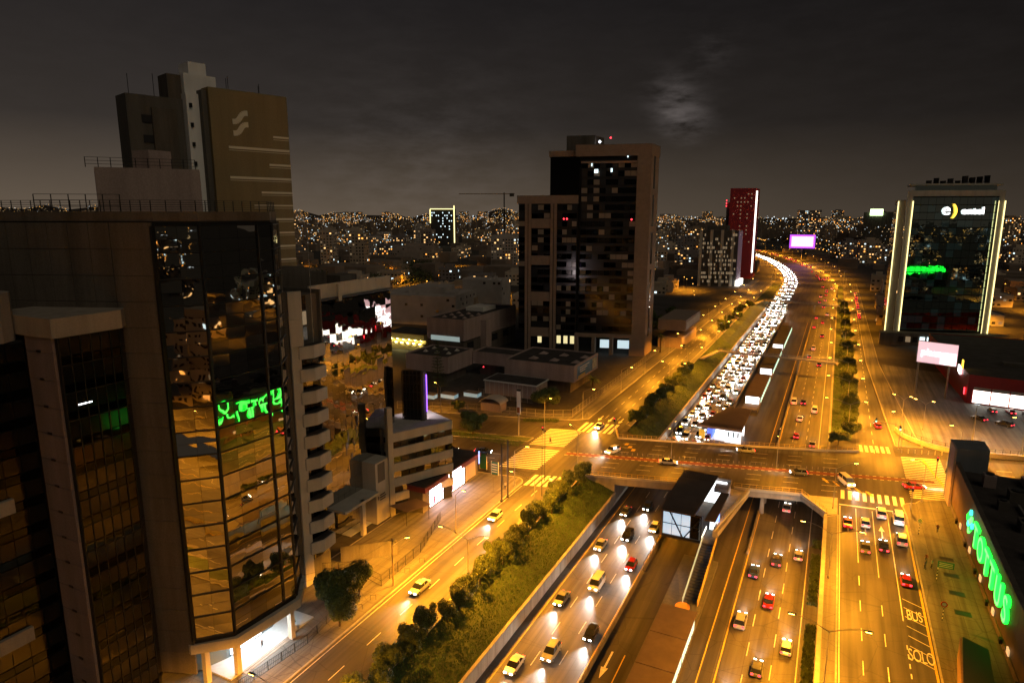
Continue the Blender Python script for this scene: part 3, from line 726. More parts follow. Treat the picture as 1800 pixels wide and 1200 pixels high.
# --- narrow block with pale pier and stepped balconies
C_ = thing('balcony_block', 'narrow block with pale pier and a column of angular balconies', 'building', (-76,76,0))
MB().prism([(-75.8,71.3),(-73.8,73.2),(-73.8,79.8),(-84,79.8),(-84,71.3)],0,47.6,0).build('core', GREYD, C_)
grid_wall(C_,(-76.0,71.0),(-73.6,73.3),0,48.5,1,8,[CONC_D],'panel',gap=.05,thick=.25,off=.1)
grid_wall(C_,(-73.5,73.3),(-72.6,75.2),40,48.5,1,2,[CONC_W],'panel',gap=.03,thick=.25,off=.1)
grid_wall(C_,(-73.5,73.3),(-73.4,75.2),0,40,1,7,[CONC_W],'panel',gap=.03,thick=.25,off=.1)
MB().box(-82,-73.2,79.85,80.2,36.5,48.2).build('fin_wall', GREYD, C_)
for k in range(11):
    z = 37.9-k*3.62
    if z < 2: break
    bal = MB().prism([(-75.5,74.6),(-72.9,74.6),(-71.9,76.6),(-72.3,79.6),(-75.5,79.6)],z,z+1.95).build('balcony', CONC_W, C_)
    MB().prism([(-75.3,74.8),(-73.1,74.8),(-72.2,76.6),(-72.5,79.4),(-75.3,79.4)],z+1.96,z+2.0).build('balcony_floor', ROOF, bal)
    for y0,y1 in ((75.0,76.3),(76.4,77.9),(78.0,79.3)):
        MB().box(-73.75,-73.65,y0,y1,z-1.55,z-.08).build('window', rnd.choice([DGLASS,DGLASS2,MIRROR2]), C_)
for z in (40.6,43.0,45.4): MB().box(-73.75,-73.6,75.6,77.2,z,z+2.1).build('window', L_DIM if z == 43.0 else DGLASS2, C_)
MB().tube((-73.2,78.0,40),(-73.2,78.0,58),.05).build('antenna_mast', GALV, C_)

# --- mirror-clad block reflecting the street
D_ = thing('mirror_block', 'mirror-clad block behind the balconies reflecting the lit street', 'building', (-80,95,0))
MB().box(-100,-80.2,81.0,107.6,0,44.8).build('core', INTERIOR, D_)
rows=[(0.6+k*2.45,0.6+(k+1)*2.45) for k in range(18)]
grid_wall(D_,(-80.1,81.1),(-80.1,107.5),0,0,16,0,[MIRROR],'pane',gap=.03,thick=.06,tilt=.011,off=.1,rows=rows)
MB().box(-100,-79.6,84.6,107.9,45.0,45.4).build('cornice', BLACK, D_)
for i in range(5): MB().box(-80.2,-79.9,84.8+i*4.55,89.3+i*4.55,45.42,47.9).build('parapet_panel', CONC_W, D_)
MB().box(-80.4,-79.4,91.6,92.4,44.6,47.6).build('pilaster', CONC_W, D_)
for i,(x,y,w,dd,h) in enumerate(((-90,86,6,7,5.5),(-92,94,5,6,4.0),(-89,101,4,5,3.2),(-97,88,5,5,7.0))):
    MB().box(x-w/2,x+w/2,y,y+dd,44.85,44.85+h).build('roof_room', CONC_D, D_)

# --- striped office over a bright shop
O = thing('striped_office', 'low office with pale horizontal bands and black ribbon windows over a shop', 'building', (-76,108,0))
P0,P1 = (-76.0,101.5),(-69.9,114.0)
u_ = Vector((P1[0]-P0[0],P1[1]-P0[1],0)).normalized(); n_ = Vector((u_.y,-u_.x,0))
def oq(s,t): q = Vector((P0[0],P0[1],0))+u_*s-n_*t; return (q.x,q.y)
LF = (Vector(P1)-Vector(P0)).length
MB().prism([oq(.25,.35),oq(LF-.2,.35),oq(LF-.2,11),oq(.25,11)],0,16.6).build('core', INTERIOR, O)
for k in range(5):
    z = 2.9+k*3.15
    MB().prism([oq(0,0),oq(LF,0),oq(LF,11.3),oq(0,11.3)],z,z+1.75).build('band', CONC_W, O)
    if k < 4:
        for i in range(8):
            q0,q1 = oq(LF*i/8+.08,.3),oq(LF*(i+1)/8-.08,.3)
            MB().bar((q0[0],q0[1],z+2.4),(q1[0],q1[1],z+2.4),.05,1.3).build('window', rnd.choice([DGLASS,DGLASS2,MIRROR2]), O)
MB().prism([oq(.3,.3),oq(LF-.3,.3),oq(LF-.3,11),oq(.3,11)],17.26,17.3).build('roof_surface', mat('pale_roof',(.45,.43,.42),.8,noise=.2,nscale=.6), O)
MB().prism([oq(-1.2,-.1),oq(-.1,-.1),oq(-.1,1.1),oq(-1.2,1.1)],0,22.6).build('pier', CONC_W, O)
MB().prism([oq(-1.2,4),oq(-.1,4),oq(-.1,11),oq(-1.2,11)],0,17.2).build('end_wall', GREYD, O)
MB().box(-80.5,-76.8,96.5,101.0,0,12.5).build('annex', CONC_W, O)
MB().box(-77.4,-76.75,97.2,99.4,8.4,12.2).build('annex_screen', GREYD, O)
MB().box(-84,-76,86.5,96.4,6.5,7.0).build('annex_roof', CONC_W, O)
MB().box(-76.9,-76.2,91.5,92.4,0,7).build('annex_pier', CONC_W, O)
MB().box(-84,-78.0,90,96.3,.15,.3).build('annex_floor', mat('pale_lit_floor',(.5,.52,.52),.3), O)
MB().box(-83.9,-83.6,88,96,.4,6.2).build('lit_annex_wall', mat('dim_white_wall',(.6,.65,.65),emit=((.75,1,.95),.55)), O)
m = MB()
for i in range(3): m.box(-76.79,-76.72,97.6,97.6+(1.6,1.9,1.7)[i],5.6-i*.5,5.85-i*.5)
m.add([(-76.72,96.9,5.7),(-76.72,97.3,5.7),(-76.72,97.3,5.1),(-76.72,97.1,4.8),(-76.72,96.9,5.1)],[(0,1,2,3,4)])
m.build('wall_crest', GREYD, O)
SH = thing('shop', 'shop with blazing white window and red fascia on the corner pavement', 'shop', (-72,116,0))
MB().box(-80,-71.4,104.4,127.2,0,4.6).build('wall', CONC_D, SH)
MB().box(-80,-70.6,104.2,127.4,4.62,5.6).build('fascia', mat('dark_red_fascia',(.16,.03,.035),.5), SH)
MB().box(-80,-71,104.6,127,5.62,5.7).build('roof', ROOF, SH)
for i in range(7): MB().box(-71.35,-71.28,107.0+i*2.0,108.9+i*2.0,.5,4.2).build('shop_window', L_SHOP, SH)
MB().box(-70.58,-70.52,113.2,118.4,4.75,5.45).build('sign_panel', L_SIGNW, SH)
MB().box(-70.58,-70.5,126.3,126.6,3.2,6.2).build('blue_neon', mat('blue_neon',(.1,.1,.6),emit=((.25,.35,1.0),4)), SH)
MB().box(-71.36,-71.28,121.6,126.0,.5,4.2).build('side_window', mat('amber_window',(.3,.2,.1),emit=((1,.55,.2),.25)), SH)
for y,c_ in ((108.2,(.5,.05,.25)),(111.8,(.05,.05,.1)),(115.3,(.6,.1,.4))): MB().box(-71.26,-71.22,y,y+.7,.6,2.4).build('window_poster', mat('poster_%d'%int(y),c_,.6), SH)
AW = thing('awning', 'brown sheet awning over the fenced terrace left of the shop', 'awning', (-70,100,0))
MB().prism([(-75.6,99.0),(-70.8,98.0),(-68.6,103.2),(-72.8,104.2)],3.1,3.2).build('sheet', BROWNROOF, AW)
for x,y in ((-71.2,98.4),(-69.0,102.9)): MB().tube((x,y,.1),(x,y,3.1),.05).build('post', STEEL, AW)
BB = thing('roof_billboard', 'dark lattice back of a billboard on the striped office roof, violet edge', 'billboard', (-75,112,17.3))
q0 = Vector((-79.6,110.4,0)); q1 = Vector((-75.6,111.4,0))
MB().bar((q0.x,q0.y,22.6),(q1.x,q1.y,22.6),.5,10.6).build('back_panel', mat('black_mesh',(.01,.01,.01),.8), BB)
ft = MB()
for i in range(6):
    q = q0.lerp(q1,i/5); ft.bar((q.x,q.y-.45,17.3),(q.x,q.y-.45,27.8),.14); ft.bar((q.x,q.y-.5,17.4+2*(i%5)),(q0.lerp(q1,((i+2)%6)/5).x,q.y-.5,26),.08)
for i in range(6): ft.bar((q0.x,q0.y-.45,18+i*1.8),(q1.x,q1.y-.45,18+i*1.8),.1)
ft.build('lattice', STEEL, BB)
MB().bar((q1.x+.4,q1.y+.1,17.4),(q1.x+.4,q1.y+.1,27.9),1.1,.5).build('edge_panel', GREYD, BB)
MB().bar((q1.x+.95,q1.y+.3,19.2),(q1.x+.95,q1.y+.3,27.2),.16).build('violet_tube', L_PURPLE, BB)
MB().bar((q0.x,q0.y+.32,22.8),(q1.x,q1.y+.32,22.8),.06,9.2).build('screen', mat('billboard_screen',(.8,.7,.7),emit=((1.0,.80,.82),13.0)), BB)

# --- ochre tower with wave emblem
E_ = thing('ochre_tower', 'ochre windowless tower with cream stripes and wave emblem, pale stair shaft', 'building', (-128,112,0))
e0 = Vector((-125.9,106.6,0)); eu = Vector((.29,.957,0)); en = Vector((.957,-.29,0))
def ep(s,t,z=0): q = e0+eu*s-en*t; return (q.x,q.y,z) if z else (q.x,q.y)
MB().prism([ep(0,0),ep(18.4,0),ep(18.4,12),ep(0,12)],0,87).build('main_wall', OCHRE_LIT, E_)
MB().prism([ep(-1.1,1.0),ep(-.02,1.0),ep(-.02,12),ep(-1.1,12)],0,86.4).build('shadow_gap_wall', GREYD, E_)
MB().prism([ep(-3.8,2.6),ep(-1.12,2.6),ep(-1.12,9),ep(-3.8,9)],0,85.6).build('stair_shaft', mat('white_shaft',(.86,.87,.88),.8,noise=.12,nscale=.5,streak=True), E_)
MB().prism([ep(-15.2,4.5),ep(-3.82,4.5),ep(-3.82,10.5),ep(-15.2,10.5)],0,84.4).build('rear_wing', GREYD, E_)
MB().prism([ep(-10.5,4.0),ep(-5.5,4.0),ep(-5.5,4.5),ep(-10.5,4.5)],40,82).build('rear_bay', CONC_D, E_)
MB().prism([ep(-6.5,5),ep(-3.0,5),ep(-3.0,10),ep(-6.5,10)],84.42,89.5).build('roof_room', CONC_D, E_)
WS = MATS['white_shaft']
MB().prism([ep(-3.6,3.5),ep(3.4,3.5),ep(3.4,9.5),ep(-3.6,9.5)],85.62,89.8).build('white_tank_room', WS, E_)
MB().prism([ep(-2.2,4),ep(1.6,4),ep(1.6,9),ep(-2.2,9)],89.82,92.4).build('white_tank_room', WS, E_)
for k in range(5):
    z = 82.6-k*4.1; q = ep(-2.9,2.56); MB().box(q[0]-.35,q[0]+.35,q[1]-.35,q[1]+.1,z,z+.9).build('shaft_window', BLACK, E_)
    MB().bar(ep(-12.5,4.4,z-3),ep(-9,4.4,z-3),.15,1.6).build('window', WINDK, E_)
st_ = [(14.4,77.6,.75),(3.6,74.6,.9),(13.0,71.2,.75),(3.4,68.0,.9),(10.6,64.8,.75),(8.6,61.8,.6),(4.2,58.6,.8),(11,55.4,.7),(6,52.2,.8),(3.4,49,.7),(9,45.8,.7),(4,42.6,.8),(12,39.4,.7),(5,36,.8)]
for s0,z,h in st_:
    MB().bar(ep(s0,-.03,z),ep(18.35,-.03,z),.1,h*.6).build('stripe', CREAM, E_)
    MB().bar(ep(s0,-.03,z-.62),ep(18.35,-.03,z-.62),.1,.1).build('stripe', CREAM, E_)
lg = MB()
for dz in (0,-2.5):
    pts = []
    for i in range(13):
        t = i/12; s = 4.9+t*3.6; zz = 80.2+dz+ (2.1/(1+math.exp(-(t-.5)*11)))
        pts.append((s,zz))
    for (s0,zA),(s1,zB) in zip(pts,pts[1:]): lg.bar(ep(s0,-.05,zA),ep(s1,-.05,zB),.12,1.15)
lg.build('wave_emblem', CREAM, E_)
an = MB()
for s,t,h in ((5,2,2.6),(5.6,2.4,3.2),(12.5,2,2.0),(13.2,3,2.6),(-14,6,1.5),(-9,6,2.2)):
    q = ep(s,t); an.tube((q[0],q[1],84.4),(q[0],q[1],87+h),.07)
an.build('antenna_masts', STEEL, E_)

# ================================================================ exhibition complex
def skylight(mb,x,y,z,s=1.3):
    mb.add([(x-s,y-s,z),(x+s,y-s,z),(x+s,y+s,z),(x-s,y+s,z),(x,y,z+.9)],[(0,1,4),(1,2,4),(2,3,4),(3,0,4)])
def hall(name,label,x0,x1,y0,y1,z0,z1,nxp,nyp,nz,loc=None,m=CONC_P):
    t = thing(name,label,'building',((x0+x1)/2,(y0+y1)/2,0))
    MB().box(x0+.2,x1-.2,y0+.2,y1-.2,z0,z1-.5).build('roof_deck', ROOF, t)
    grid_wall(t,(x0,y0),(x1,y0),z0,z1,nxp,nz,[m],'panel',gap=.05,thick=.3)
    grid_wall(t,(x1,y0),(x1,y1),z0,z1,nyp,nz,[m],'panel',gap=.05,thick=.3)
    MB().box(x0,x0+.3,y0,y1,z0,z1).box(x0,x1,y1-.3,y1,z0,z1).build('rear_walls', m, t)
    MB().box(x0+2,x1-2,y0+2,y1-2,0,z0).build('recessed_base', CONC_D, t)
    return t
M1 = hall('exhibition_hall','windowless mauve concrete hall on a recessed base beside the tall conifer',-139,-121,195,213,4.0,10,4,4,2)
sk = MB(); [skylight(sk,-135+i*5,202+j*6,9.55,.8) for i in range(3) for j in range(2)]; sk.build('skylights', CONC_W, M1, kind='stuff')
M3 = hall('exhibition_hall','raised mauve concrete hall with sloped roof edges and a blue banner',-102,-76,202,226,4.2,10,5,5,2)
for i in range(3):
    for j in range(2):
        sk = MB(); skylight(sk,-94+i*8,209+j*9,9.55,1.5); sk.build('skylight', CONC_P, M3)
bn = MB().box(-75.8,-75.7,204.5,224.5,4.9,9.2).build('banner', mat('blue_banner',(.13,.26,.42),.6,noise=.5,nscale=.22), M3)
MB().prism([(-75.66,205),(-75.6,205),(-75.6,212),(-75.66,212)],5.0,5.9).build('banner_yellow', mat('banner_gold',(.5,.38,.12),.6), bn)
MB().box(-75.66,-75.6,219.5,224,5.2,9).build('banner_pale', mat('banner_pale',(.45,.47,.35),.6,noise=.6,nscale=.8), bn)
for i in range(3): MB().box(-75.66,-75.6,206.5+i*.2,216-i*2,8.3-i*.75,8.6-i*.75).build('banner_line', WHITE, bn)
M2 = hall('exhibition_hall','taller concrete hall with corner ribbon windows behind the raised hall',-154,-136,232,281,8,17,4,9,2)
MB().box(-152,-138,231.7,232.0,7.6,9.6).build('ribbon_window', mat('dim_office_window',(.2,.25,.25),emit=((.8,1.0,.95),.30),sample=False), M2)
MB().box(-154,-136.2,232,281,0,7.5).build('lower_storey', CONC_D, M2)
for i in range(4): MB().box(-136.1,-135.95,235+i*11,240+i*11,4,7).build('window', WINDK, M2); 
MB().box(-136.0,-133.2,246,251,3,15).build('stair_bay', CONC_P, M2)
MB().box(-150,-141,258,270,16.6,18.4).build('white_roof_room', WHITE, M2)
sk = MB(); [skylight(sk,-149+i*5,238+j*6,16.55,.9) for i in range(3) for j in range(3)]; sk.build('skylights', CONC_P, M2, kind='stuff')
M5 = hall('link_block','low concrete link between the windowless hall and the raised hall',-120.5,-102.5,212,222,4.5,9.2,3,2,2)
MB().box(-116,-115.6,211.6,211.8,3.4,3.7).build('red_lamp', L_RED, M5)
M4 = thing('pavilion','small pavilion with thin white roof edge and fluted glass wall behind the fence','building',(-94.5,195,0))
MB().box(-104,-85,191,200.5,0,4.4).build('wall', CONC_P, M4)
MB().box(-104.4,-84.6,190.6,201,4.42,4.75).build('roof_edge', WHITE, M4)
MB().box(-104,-85,191.2,200.5,4.76,4.82).build('roof', ROOF, M4)
for i in range(11): MB().box(-103.9+i*1.75,-103.7+i*1.75,190.75,190.98,0,4.3).build('fin', CONC_W, M4)
for i,(x,y) in enumerate(((-112,181),(-106,186),(-118,178))):
    p = thing('glazed_pit','pale lit glass box sunk beside the windowless hall, %s' % ['middle of three','nearest the pavilion','nearest the conifer'][i],'skylight',(x,y,0))
    MB().box(x-2.6,x+2.6,y-1.4,y+1.4,0,1.3).build('glass_box', mat('pale_lit_glass',(.3,.4,.42),.15,emit=((.55,.85,.9),.28)), p)
    MB().box(x-2.8,x+2.8,y-1.6,y+1.6,1.31,1.42).build('lid_frame', GALV, p)
# perimeter fences
def fence(label, pts, h=2.4, step=2.6, m=GALV, grp=None):
    f = thing('fence', label, 'fence', (pts[0][0],pts[0][1],0), grp)
    posts = MB(); infill = MB()
    for p,q in zip(pts,pts[1:]):
        L = math.hypot(q[0]-p[0],q[1]-p[1]); n = max(1,int(L/step))
        for i in range(n):
            x = p[0]+(q[0]-p[0])*i/n; y = p[1]+(q[1]-p[1])*i/n
            inst('post', unit_box(m), f, (x,y,h/2), (0,0,0), (.09,.09,h))
        for k in range(int(L/.28)):
            t = k*.28/L; x = p[0]+(q[0]-p[0])*t; y = p[1]+(q[1]-p[1])*t; infill.bar((x,y,.15),(x,y,h-.05),.022)
        for z in (.15,h*.5,h-.05): infill.bar((p[0],p[1],z),(q[0],q[1],z),.05)
    infill.build('bars', m, f)
    return f
fence('tall pale bar fence round the exhibition grounds along the far street', [(-67.4,178.5),(-67.4,300)],2.6,3.0)
fence('pale bar fence round the exhibition grounds along the avenue', [(-120,163),(-96,171),(-75,174.5),(-67.4,178.5)],2.4)
fence('inner pale fence in front of the small pavilion', [(-104,186.5),(-84,186.5)],2.8,1.9)
fence('dark bar fence before the mirror tower entrance', [(-64.2,51.5),(-63.0,62.5),(-64.0,69.5)],1.5,2.0,STEEL)
fence('dark bar fence of the terrace by the utility pole', [(-62.6,79.0),(-63.0,91.0),(-65.5,99.6),(-66.8,104)],2.0,2.2,STEEL)
fence('dark bar fence beside the annex forecourt', [(-74.0,77.5),(-69.0,80.5),(-62.6,79.0)],2.2,2.2,STEEL)
gw = thing('forecourt_wall','dark solid screen wall beside the annex forecourt','wall',(-70,85,0)); grid_wall(gw,(-73.6,82.0),(-66.2,88.6),.1,3.0,3,1,[GREYD],'panel',gap=.05,thick=.15)
gk = thing('gatehouse','small domed gatehouse in the fence of the exhibition grounds','gatehouse',(-92,174.5,0))
MB().box(-95.5,-88.8,172.6,177,0,2.7).build('wall', CONC_P, gk)
dm = MB()
for i in range(9):
    t0,t1 = math.pi*i/9, math.pi*(i+1)/9
    dm.quad((-92.2-3.8*math.cos(t0),172.0,2.7+1.6*math.sin(t0)),(-92.2-3.8*math.cos(t1),172.0,2.7+1.6*math.sin(t1)),(-92.2-3.8*math.cos(t1),177.6,2.7+1.6*math.sin(t1)),(-92.2-3.8*math.cos(t0),177.6,2.7+1.6*math.sin(t0)))
dm.build('vaulted_roof', CONC_W, gk)

# ================================================================ central tower
F = thing('central_tower','tall dark-glass tower with stone piers standing left of the expressway','building',(-95,275,0))
fu = Vector((.968,.25,0)); f0 = Vector((-74.5,272,0))
def fp(s,t): q = f0+fu*s+Vector((0,1,0))*t; return (q.x,q.y)
STONE = mat('brown_stone',(.34,.255,.20),.85,noise=.12,nscale=.6,fine=.25)
MB().prism([fp(-25.5,.4),fp(-2,.4),fp(-2,24),fp(-25.5,24)],9,83).build('core', INTERIOR, F)
MB().prism([fp(-27,-.6),fp(3.9,-.6),fp(3.9,13),fp(-27,13)],83,87.6).build('crown_band', STONE, F)
MB().prism([fp(-38.5,2),fp(-25.5,2),fp(-25.5,24),fp(-38.5,24)],9,83.2).build('rear_core', DGLASS, F)
MB().prism([fp(-39,1.6),fp(-24,1.6),fp(-24,24),fp(-39,24)],83.2,85.6).build('rear_band', STONE, F)
MB().prism([fp(-34,8),fp(-22,8),fp(-22,20),fp(-34,20)],85.7,92.2).build('roof_plant', GREYD, F)
grid_wall(F,fp(-1.9,-.3),fp(3.7,-.3),0,83,1,24,[STONE],'panel',gap=.03,thick=.5)
q0,q1 = fp(3.7,-.3),(fp(3.7,-.3)[0],fp(3.7,-.3)[1]+12.6)
MB().box(q0[0]-4,q0[0]-.02,q0[1]+.3,q1[1],0,83).build('pier_side', STONE, F)
for z in range(5):
    za = 8+z*15.5; MB().box(q0[0]-.02,q0[0]+.05,q0[1]+4.2,q0[1]+6.6,za,za+13).build('slot_window', WINDK, F)
def windows_f(p0,p1,z0,nf,fh,nx,off):
    rows = [(z0+k*fh+1.15,z0+(k+1)*fh-.05) for k in range(nf)]
    grid_wall(F,p0,p1,0,0,nx,0,[DGLASS,DGLASS,WINDK,BLIND,DGLASS2],'window',gap=.14,thick=.1,tilt=.002,off=off,rows=rows)
    m = MB()
    for k in range(nf+1): m.bar((p0[0],p0[1]-off,z0+k*fh+.5),(p1[0],p1[1]-off,z0+k*fh+.5),.25,1.15)
    m.build('spandrels', mat('black_spandrel',(.025,.024,.024),.15,spec=.6), F)
windows_f(fp(-24.6,.1),fp(-2.0,.1),9.2,21,3.4,9,.15)
MB().prism([fp(-24.6,-.8),fp(-2.0,-.8),fp(-2.0,.4),fp(-24.6,.4)],80.2,81.0).build('cornice', STONE, F)
# lower left wing of the tower
MB().prism([fp(-51.2,.2),fp(-26,.2),fp(-26,20),fp(-51.2,20)],8,64).build('wing_core', INTERIOR, F)
MB().prism([fp(-51.6,-.7),fp(-26,-.7),fp(-26,20.4),fp(-51.6,20.4)],64,67.4).build('wing_parapet', STONE, F)
for s in (-47.6,-36.6):
    for ds in (0,1.5): grid_wall(F,fp(s+ds-.6,-.5),fp(s+ds+.6,-.5),0,64,1,16,[STONE],'panel',gap=.03,thick=.4)
for k in range(4): MB().prism([fp(-45.5,-.3),fp(-37.4,-.3),fp(-37.4,.2),fp(-45.5,.2)],7+k*15.6,11+k*15.6).build('spandrel_block', STONE, F)
windows_f(fp(-34.4,-.1),fp(-26.2,-.1),9.2,16,3.4,4,.1)
windows_f(fp(-45.4,-.05),fp(-37.6,-.05),9.2,16,3.4,3,.1)
windows_f(fp(-51.1,-.05),fp(-48.4,-.05),9.2,16,3.4,1,.1)
# podium colonnade
for s in (-25.5,-18,-10.5,-2): MB().prism([fp(s-.7,-.6),fp(s+.7,-.6),fp(s+.7,1),fp(s-.7,1)],0,9).build('column', STONE, F)
MB().prism([fp(-26,-.7),fp(4,-.7),fp(4,1.4),fp(-26,1.4)],7.6,9.2).build('podium_beam', STONE, F)
for s in (-16.8,-9.2): MB().prism([fp(s,5),fp(s+5.4,5),fp(s+5.4,5.2),fp(s,5.2)],2,5.6).build('lit_lobby', mat('lobby_cool',(.5,.5,.5),emit=((.75,.95,1),.8),sample=False), F)
for s in (-34.5,-31.5,-28.6,-43): MB().prism([fp(s,1),fp(s+1.7,1),fp(s+1.7,1.2),fp(s,1.2)],4,7.4).build('lit_lobby', mat('lobby_warm',(.5,.5,.4),emit=((1,.85,.42),.9),sample=False), F)
for s,z in ((-31.5,57.7),(-30.2,57.7),(-3.4,57.5)):
    q = fp(s,-.6); MB().ball((q[0],q[1],z),.45).build('red_beacon', L_RED, F)
q = fp(-20,8); MB().ball((q[0],q[1],89.5),.7).build('roof_lamp', L_WHITEF, F)
q = fp(-15.5,8); MB().ball((q[0],q[1],91),.5).build('red_beacon', L_RED, F)
for s,z,w in ((-19.2,76.3,1.6),(-12.5,76.6,.7),(-20.5,79,.4),(-6,82.3,.5)):
    q = fp(s,-.15); MB().box(q[0],q[0]+w,q[1]-.3,q[1]-.2,z,z+1.5).build('lit_window', L_COOL, F)
MB().box(-71,-58.5,296,330,8,13).box(-70.8,-60,296,330,0,5).build('side_wing', STONE, F)
for i in range(10): MB().box(-58.45,-58.3,297+i*3.2,299.2+i*3.2,9,12).build('side_wing_fin', CONC_W, F)

# ================================================================ right-hand buildings
G = thing('framed_glass_tower','glass office tower in a pale frame with yellow light lines and white lit sign','building',(45,365,0))
gu = Vector((.968,.25,0)); g0 = Vector((26.5,357.4,0))
def gp(s,t): q = g0+gu*s+Vector((0,1,0))*t; return (q.x,q.y)
GW = 39.6
MB().prism([gp(2,.6),gp(GW-1.6,.6),gp(GW-1.6,26),gp(2,26)],0,68).build('core', INTERIOR, G)
rows=[(6+k*3.4+.05,6+(k+1)*3.4) for k in range(18)]
grid_wall(G,gp(2.4,.3),gp(GW-2,.3),0,0,11,0,[TEALGL,TEALGL,TEALGLOW,TEALGL],'pane',gap=.1,thick=.1,tilt=.0025,off=.1,rows=rows)
fm = MB(); frame_wall(fm,gp(2.4,.3),gp(GW-2,.3),6,67.2,11,[6+k*3.4 for k in range(19)],.35,.2,.2,0,False); fm.build('floor_edges', BLACK, G)
for s in (0,GW-2.4): MB().prism([gp(s,-1.3),gp(s+2.2,-1.3),gp(s+2.2,1),gp(s,1)],0,70.2).build('frame_pier', CONC_W, G)
MB().prism([gp(2.2,-1.3),gp(GW-2.4,-1.3),gp(GW-2.4,.9),gp(2.2,.9)],67.6,70.2).build('frame_beam', CONC_W, G)
MB().prism([gp(-3.4,2.2),gp(-.2,2.2),gp(-.2,26),gp(-3.4,26)],0,66).build('side_wing', CONC_W, G)
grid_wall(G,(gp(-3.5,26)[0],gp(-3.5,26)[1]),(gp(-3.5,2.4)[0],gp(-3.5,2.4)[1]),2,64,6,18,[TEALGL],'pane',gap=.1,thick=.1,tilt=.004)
for s in (-3.5,2.35,GW+.05):
    q = gp(s,-1.5 if s>0 else 2.0); MB().bar((q[0],q[1],2),(q[0],q[1],65.5),.42).build('light_line', L_EDGE, G)
q = gp(GW-2.5,-1.5); MB().bar((q[0],q[1],2),(q[0],q[1],65.5),.2).build('light_line', L_EDGE, G)
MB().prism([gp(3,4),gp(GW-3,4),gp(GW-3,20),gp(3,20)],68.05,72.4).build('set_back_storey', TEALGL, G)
MB().prism([gp(1,2),gp(GW-1,2),gp(GW-1,22),gp(1,22)],72.45,73.3).build('roof_slab', CONC_W, G)
for i in range(9): MB().prism([gp(8+i*3,8+rnd.uniform(0,6)),gp(10+i*3,8),gp(10+i*3,12),gp(8+i*3,12)],73.35,74.5+rnd.uniform(0,3)).build('roof_unit', STEEL, G)
ang = math.atan2(gu.y,gu.x)
me = text_mesh('entel',4.6,.15,spacing=1.0); me.materials.append(L_SIGNW); q = gp(27.5,-.6); inst('sign_lettering',me,G,(q[0],q[1],61.0),(R(90),0,ang))
me = text_mesh('e',7.4,.15); me.materials.append(L_SIGNW); q = gp(16.6,-.6); inst('sign_emblem',me,G,(q[0],q[1],61.6),(R(90),0,ang))
me = text_mesh(')',6.6,.15,bevel=.12); me.materials.append(L_SIGNY); q = gp(20.2,-.6); inst('sign_emblem_arc',me,G,(q[0],q[1],61.4),(R(90),0,ang))
MB().prism([gp(-6,-8),gp(GW+8,-8),gp(GW+8,-1.6),gp(-6,-1.6)],0,5.5).build('podium', CONC_D, G)
for i in range(12):
    q = gp(2+i*3,-8.2); MB().box(q[0],q[0]+2,q[1]-.1,q[1],1.5,4).build('podium_window', rnd.choice([WINDK,L_DIM,L_COOL,WINDK]), G)

RS = thing('red_store','low red supermarket with glowing white entrance behind the parking lot','store',(70,262,0))
MB().add([(41,249,0),(41,249,9.4),(120,236,0),(120,236,9.4),(120,330,0),(120,330,9.4),(38,330,0),(38,330,9.4)],[(0,2,3,1),(2,4,5,3),(4,6,7,5),(6,0,1,7)]).build('wall', REDW, RS)
MB().add([(41.3,249.4,9.2),(119.6,236.6,9.2),(119.6,329.6,9.2),(38.4,329.6,9.2)],[(0,1,2,3)]).build('roof', ROOF, RS)
for i in range(16):
    t0,t1 = .02+i*.06, .02+(i+1)*.06-.004
    MB().bar((41+79*t0,249-13*t0-.25,5.1),(41+79*t1,249-13*t1-.25,5.1),.3,.9).build('canopy_panel', CONC_W, RS)
    MB().bar((41+79*t0,249-13*t0-.12,2.5),(41+79*t1,249-13*t1-.12,2.5),.1,4.0).build('entrance_glazing', mat('store_front_light',(.9,.85,.8),emit=((1.0,.93,.80),3.4)), RS)
for i in range(24): MB().box(48+rnd.uniform(0,60),50+rnd.uniform(0,60)+2,270,273,9.22,10.2).build('roof_unit', GREYD, RS) if i < 6 else None
me = text_mesh('vea',4.6,.15,bevel=.1,shear=.15); me.materials.append(L_SIGNW); inst('sign_lettering',me,RS,(40.2,262,8.6),(R(90),0,R(-92)))
MB().prism([(40.0,256.5),(40.3,256.5),(40.3,258.2),(40.0,258.2)],9.6,12.4).build('sign_flame', L_SIGNY, RS)
MB().box(40.4,40.6,250.5,251.5,2.4,4.6).build('red_side_sign', L_TAIL, RS)
BI = thing('billboard','tall two-post billboard glowing pink and white beside the parking lot','billboard',(31,252,0))
for x,y in ((27.4,255.4),(35.8,252.6)): MB().tube((x,y,0),(x,y,18),.3,8).build('post', GALV, BI)
MB().bar((26.6,255.2,14.6),(37.6,251.5,14.6),.5,7.4).build('panel', GALV, BI)
MB().bar((26.8,254.85,14.6),(37.5,251.25,14.6),.1,7.0).build('screen', L_PINK, BI)
me = text_mesh('plaza',3.1,.05); me.materials.append(L_SIGNW); inst('lettering',me,BI,(30.6,253.45,14.6),(R(90),0,R(-18.6)))
MB().bar((33.2,252.55,13.2),(37.2,251.2,13.2),.12,3.6).build('washed_out_corner', L_SIGNW, BI)

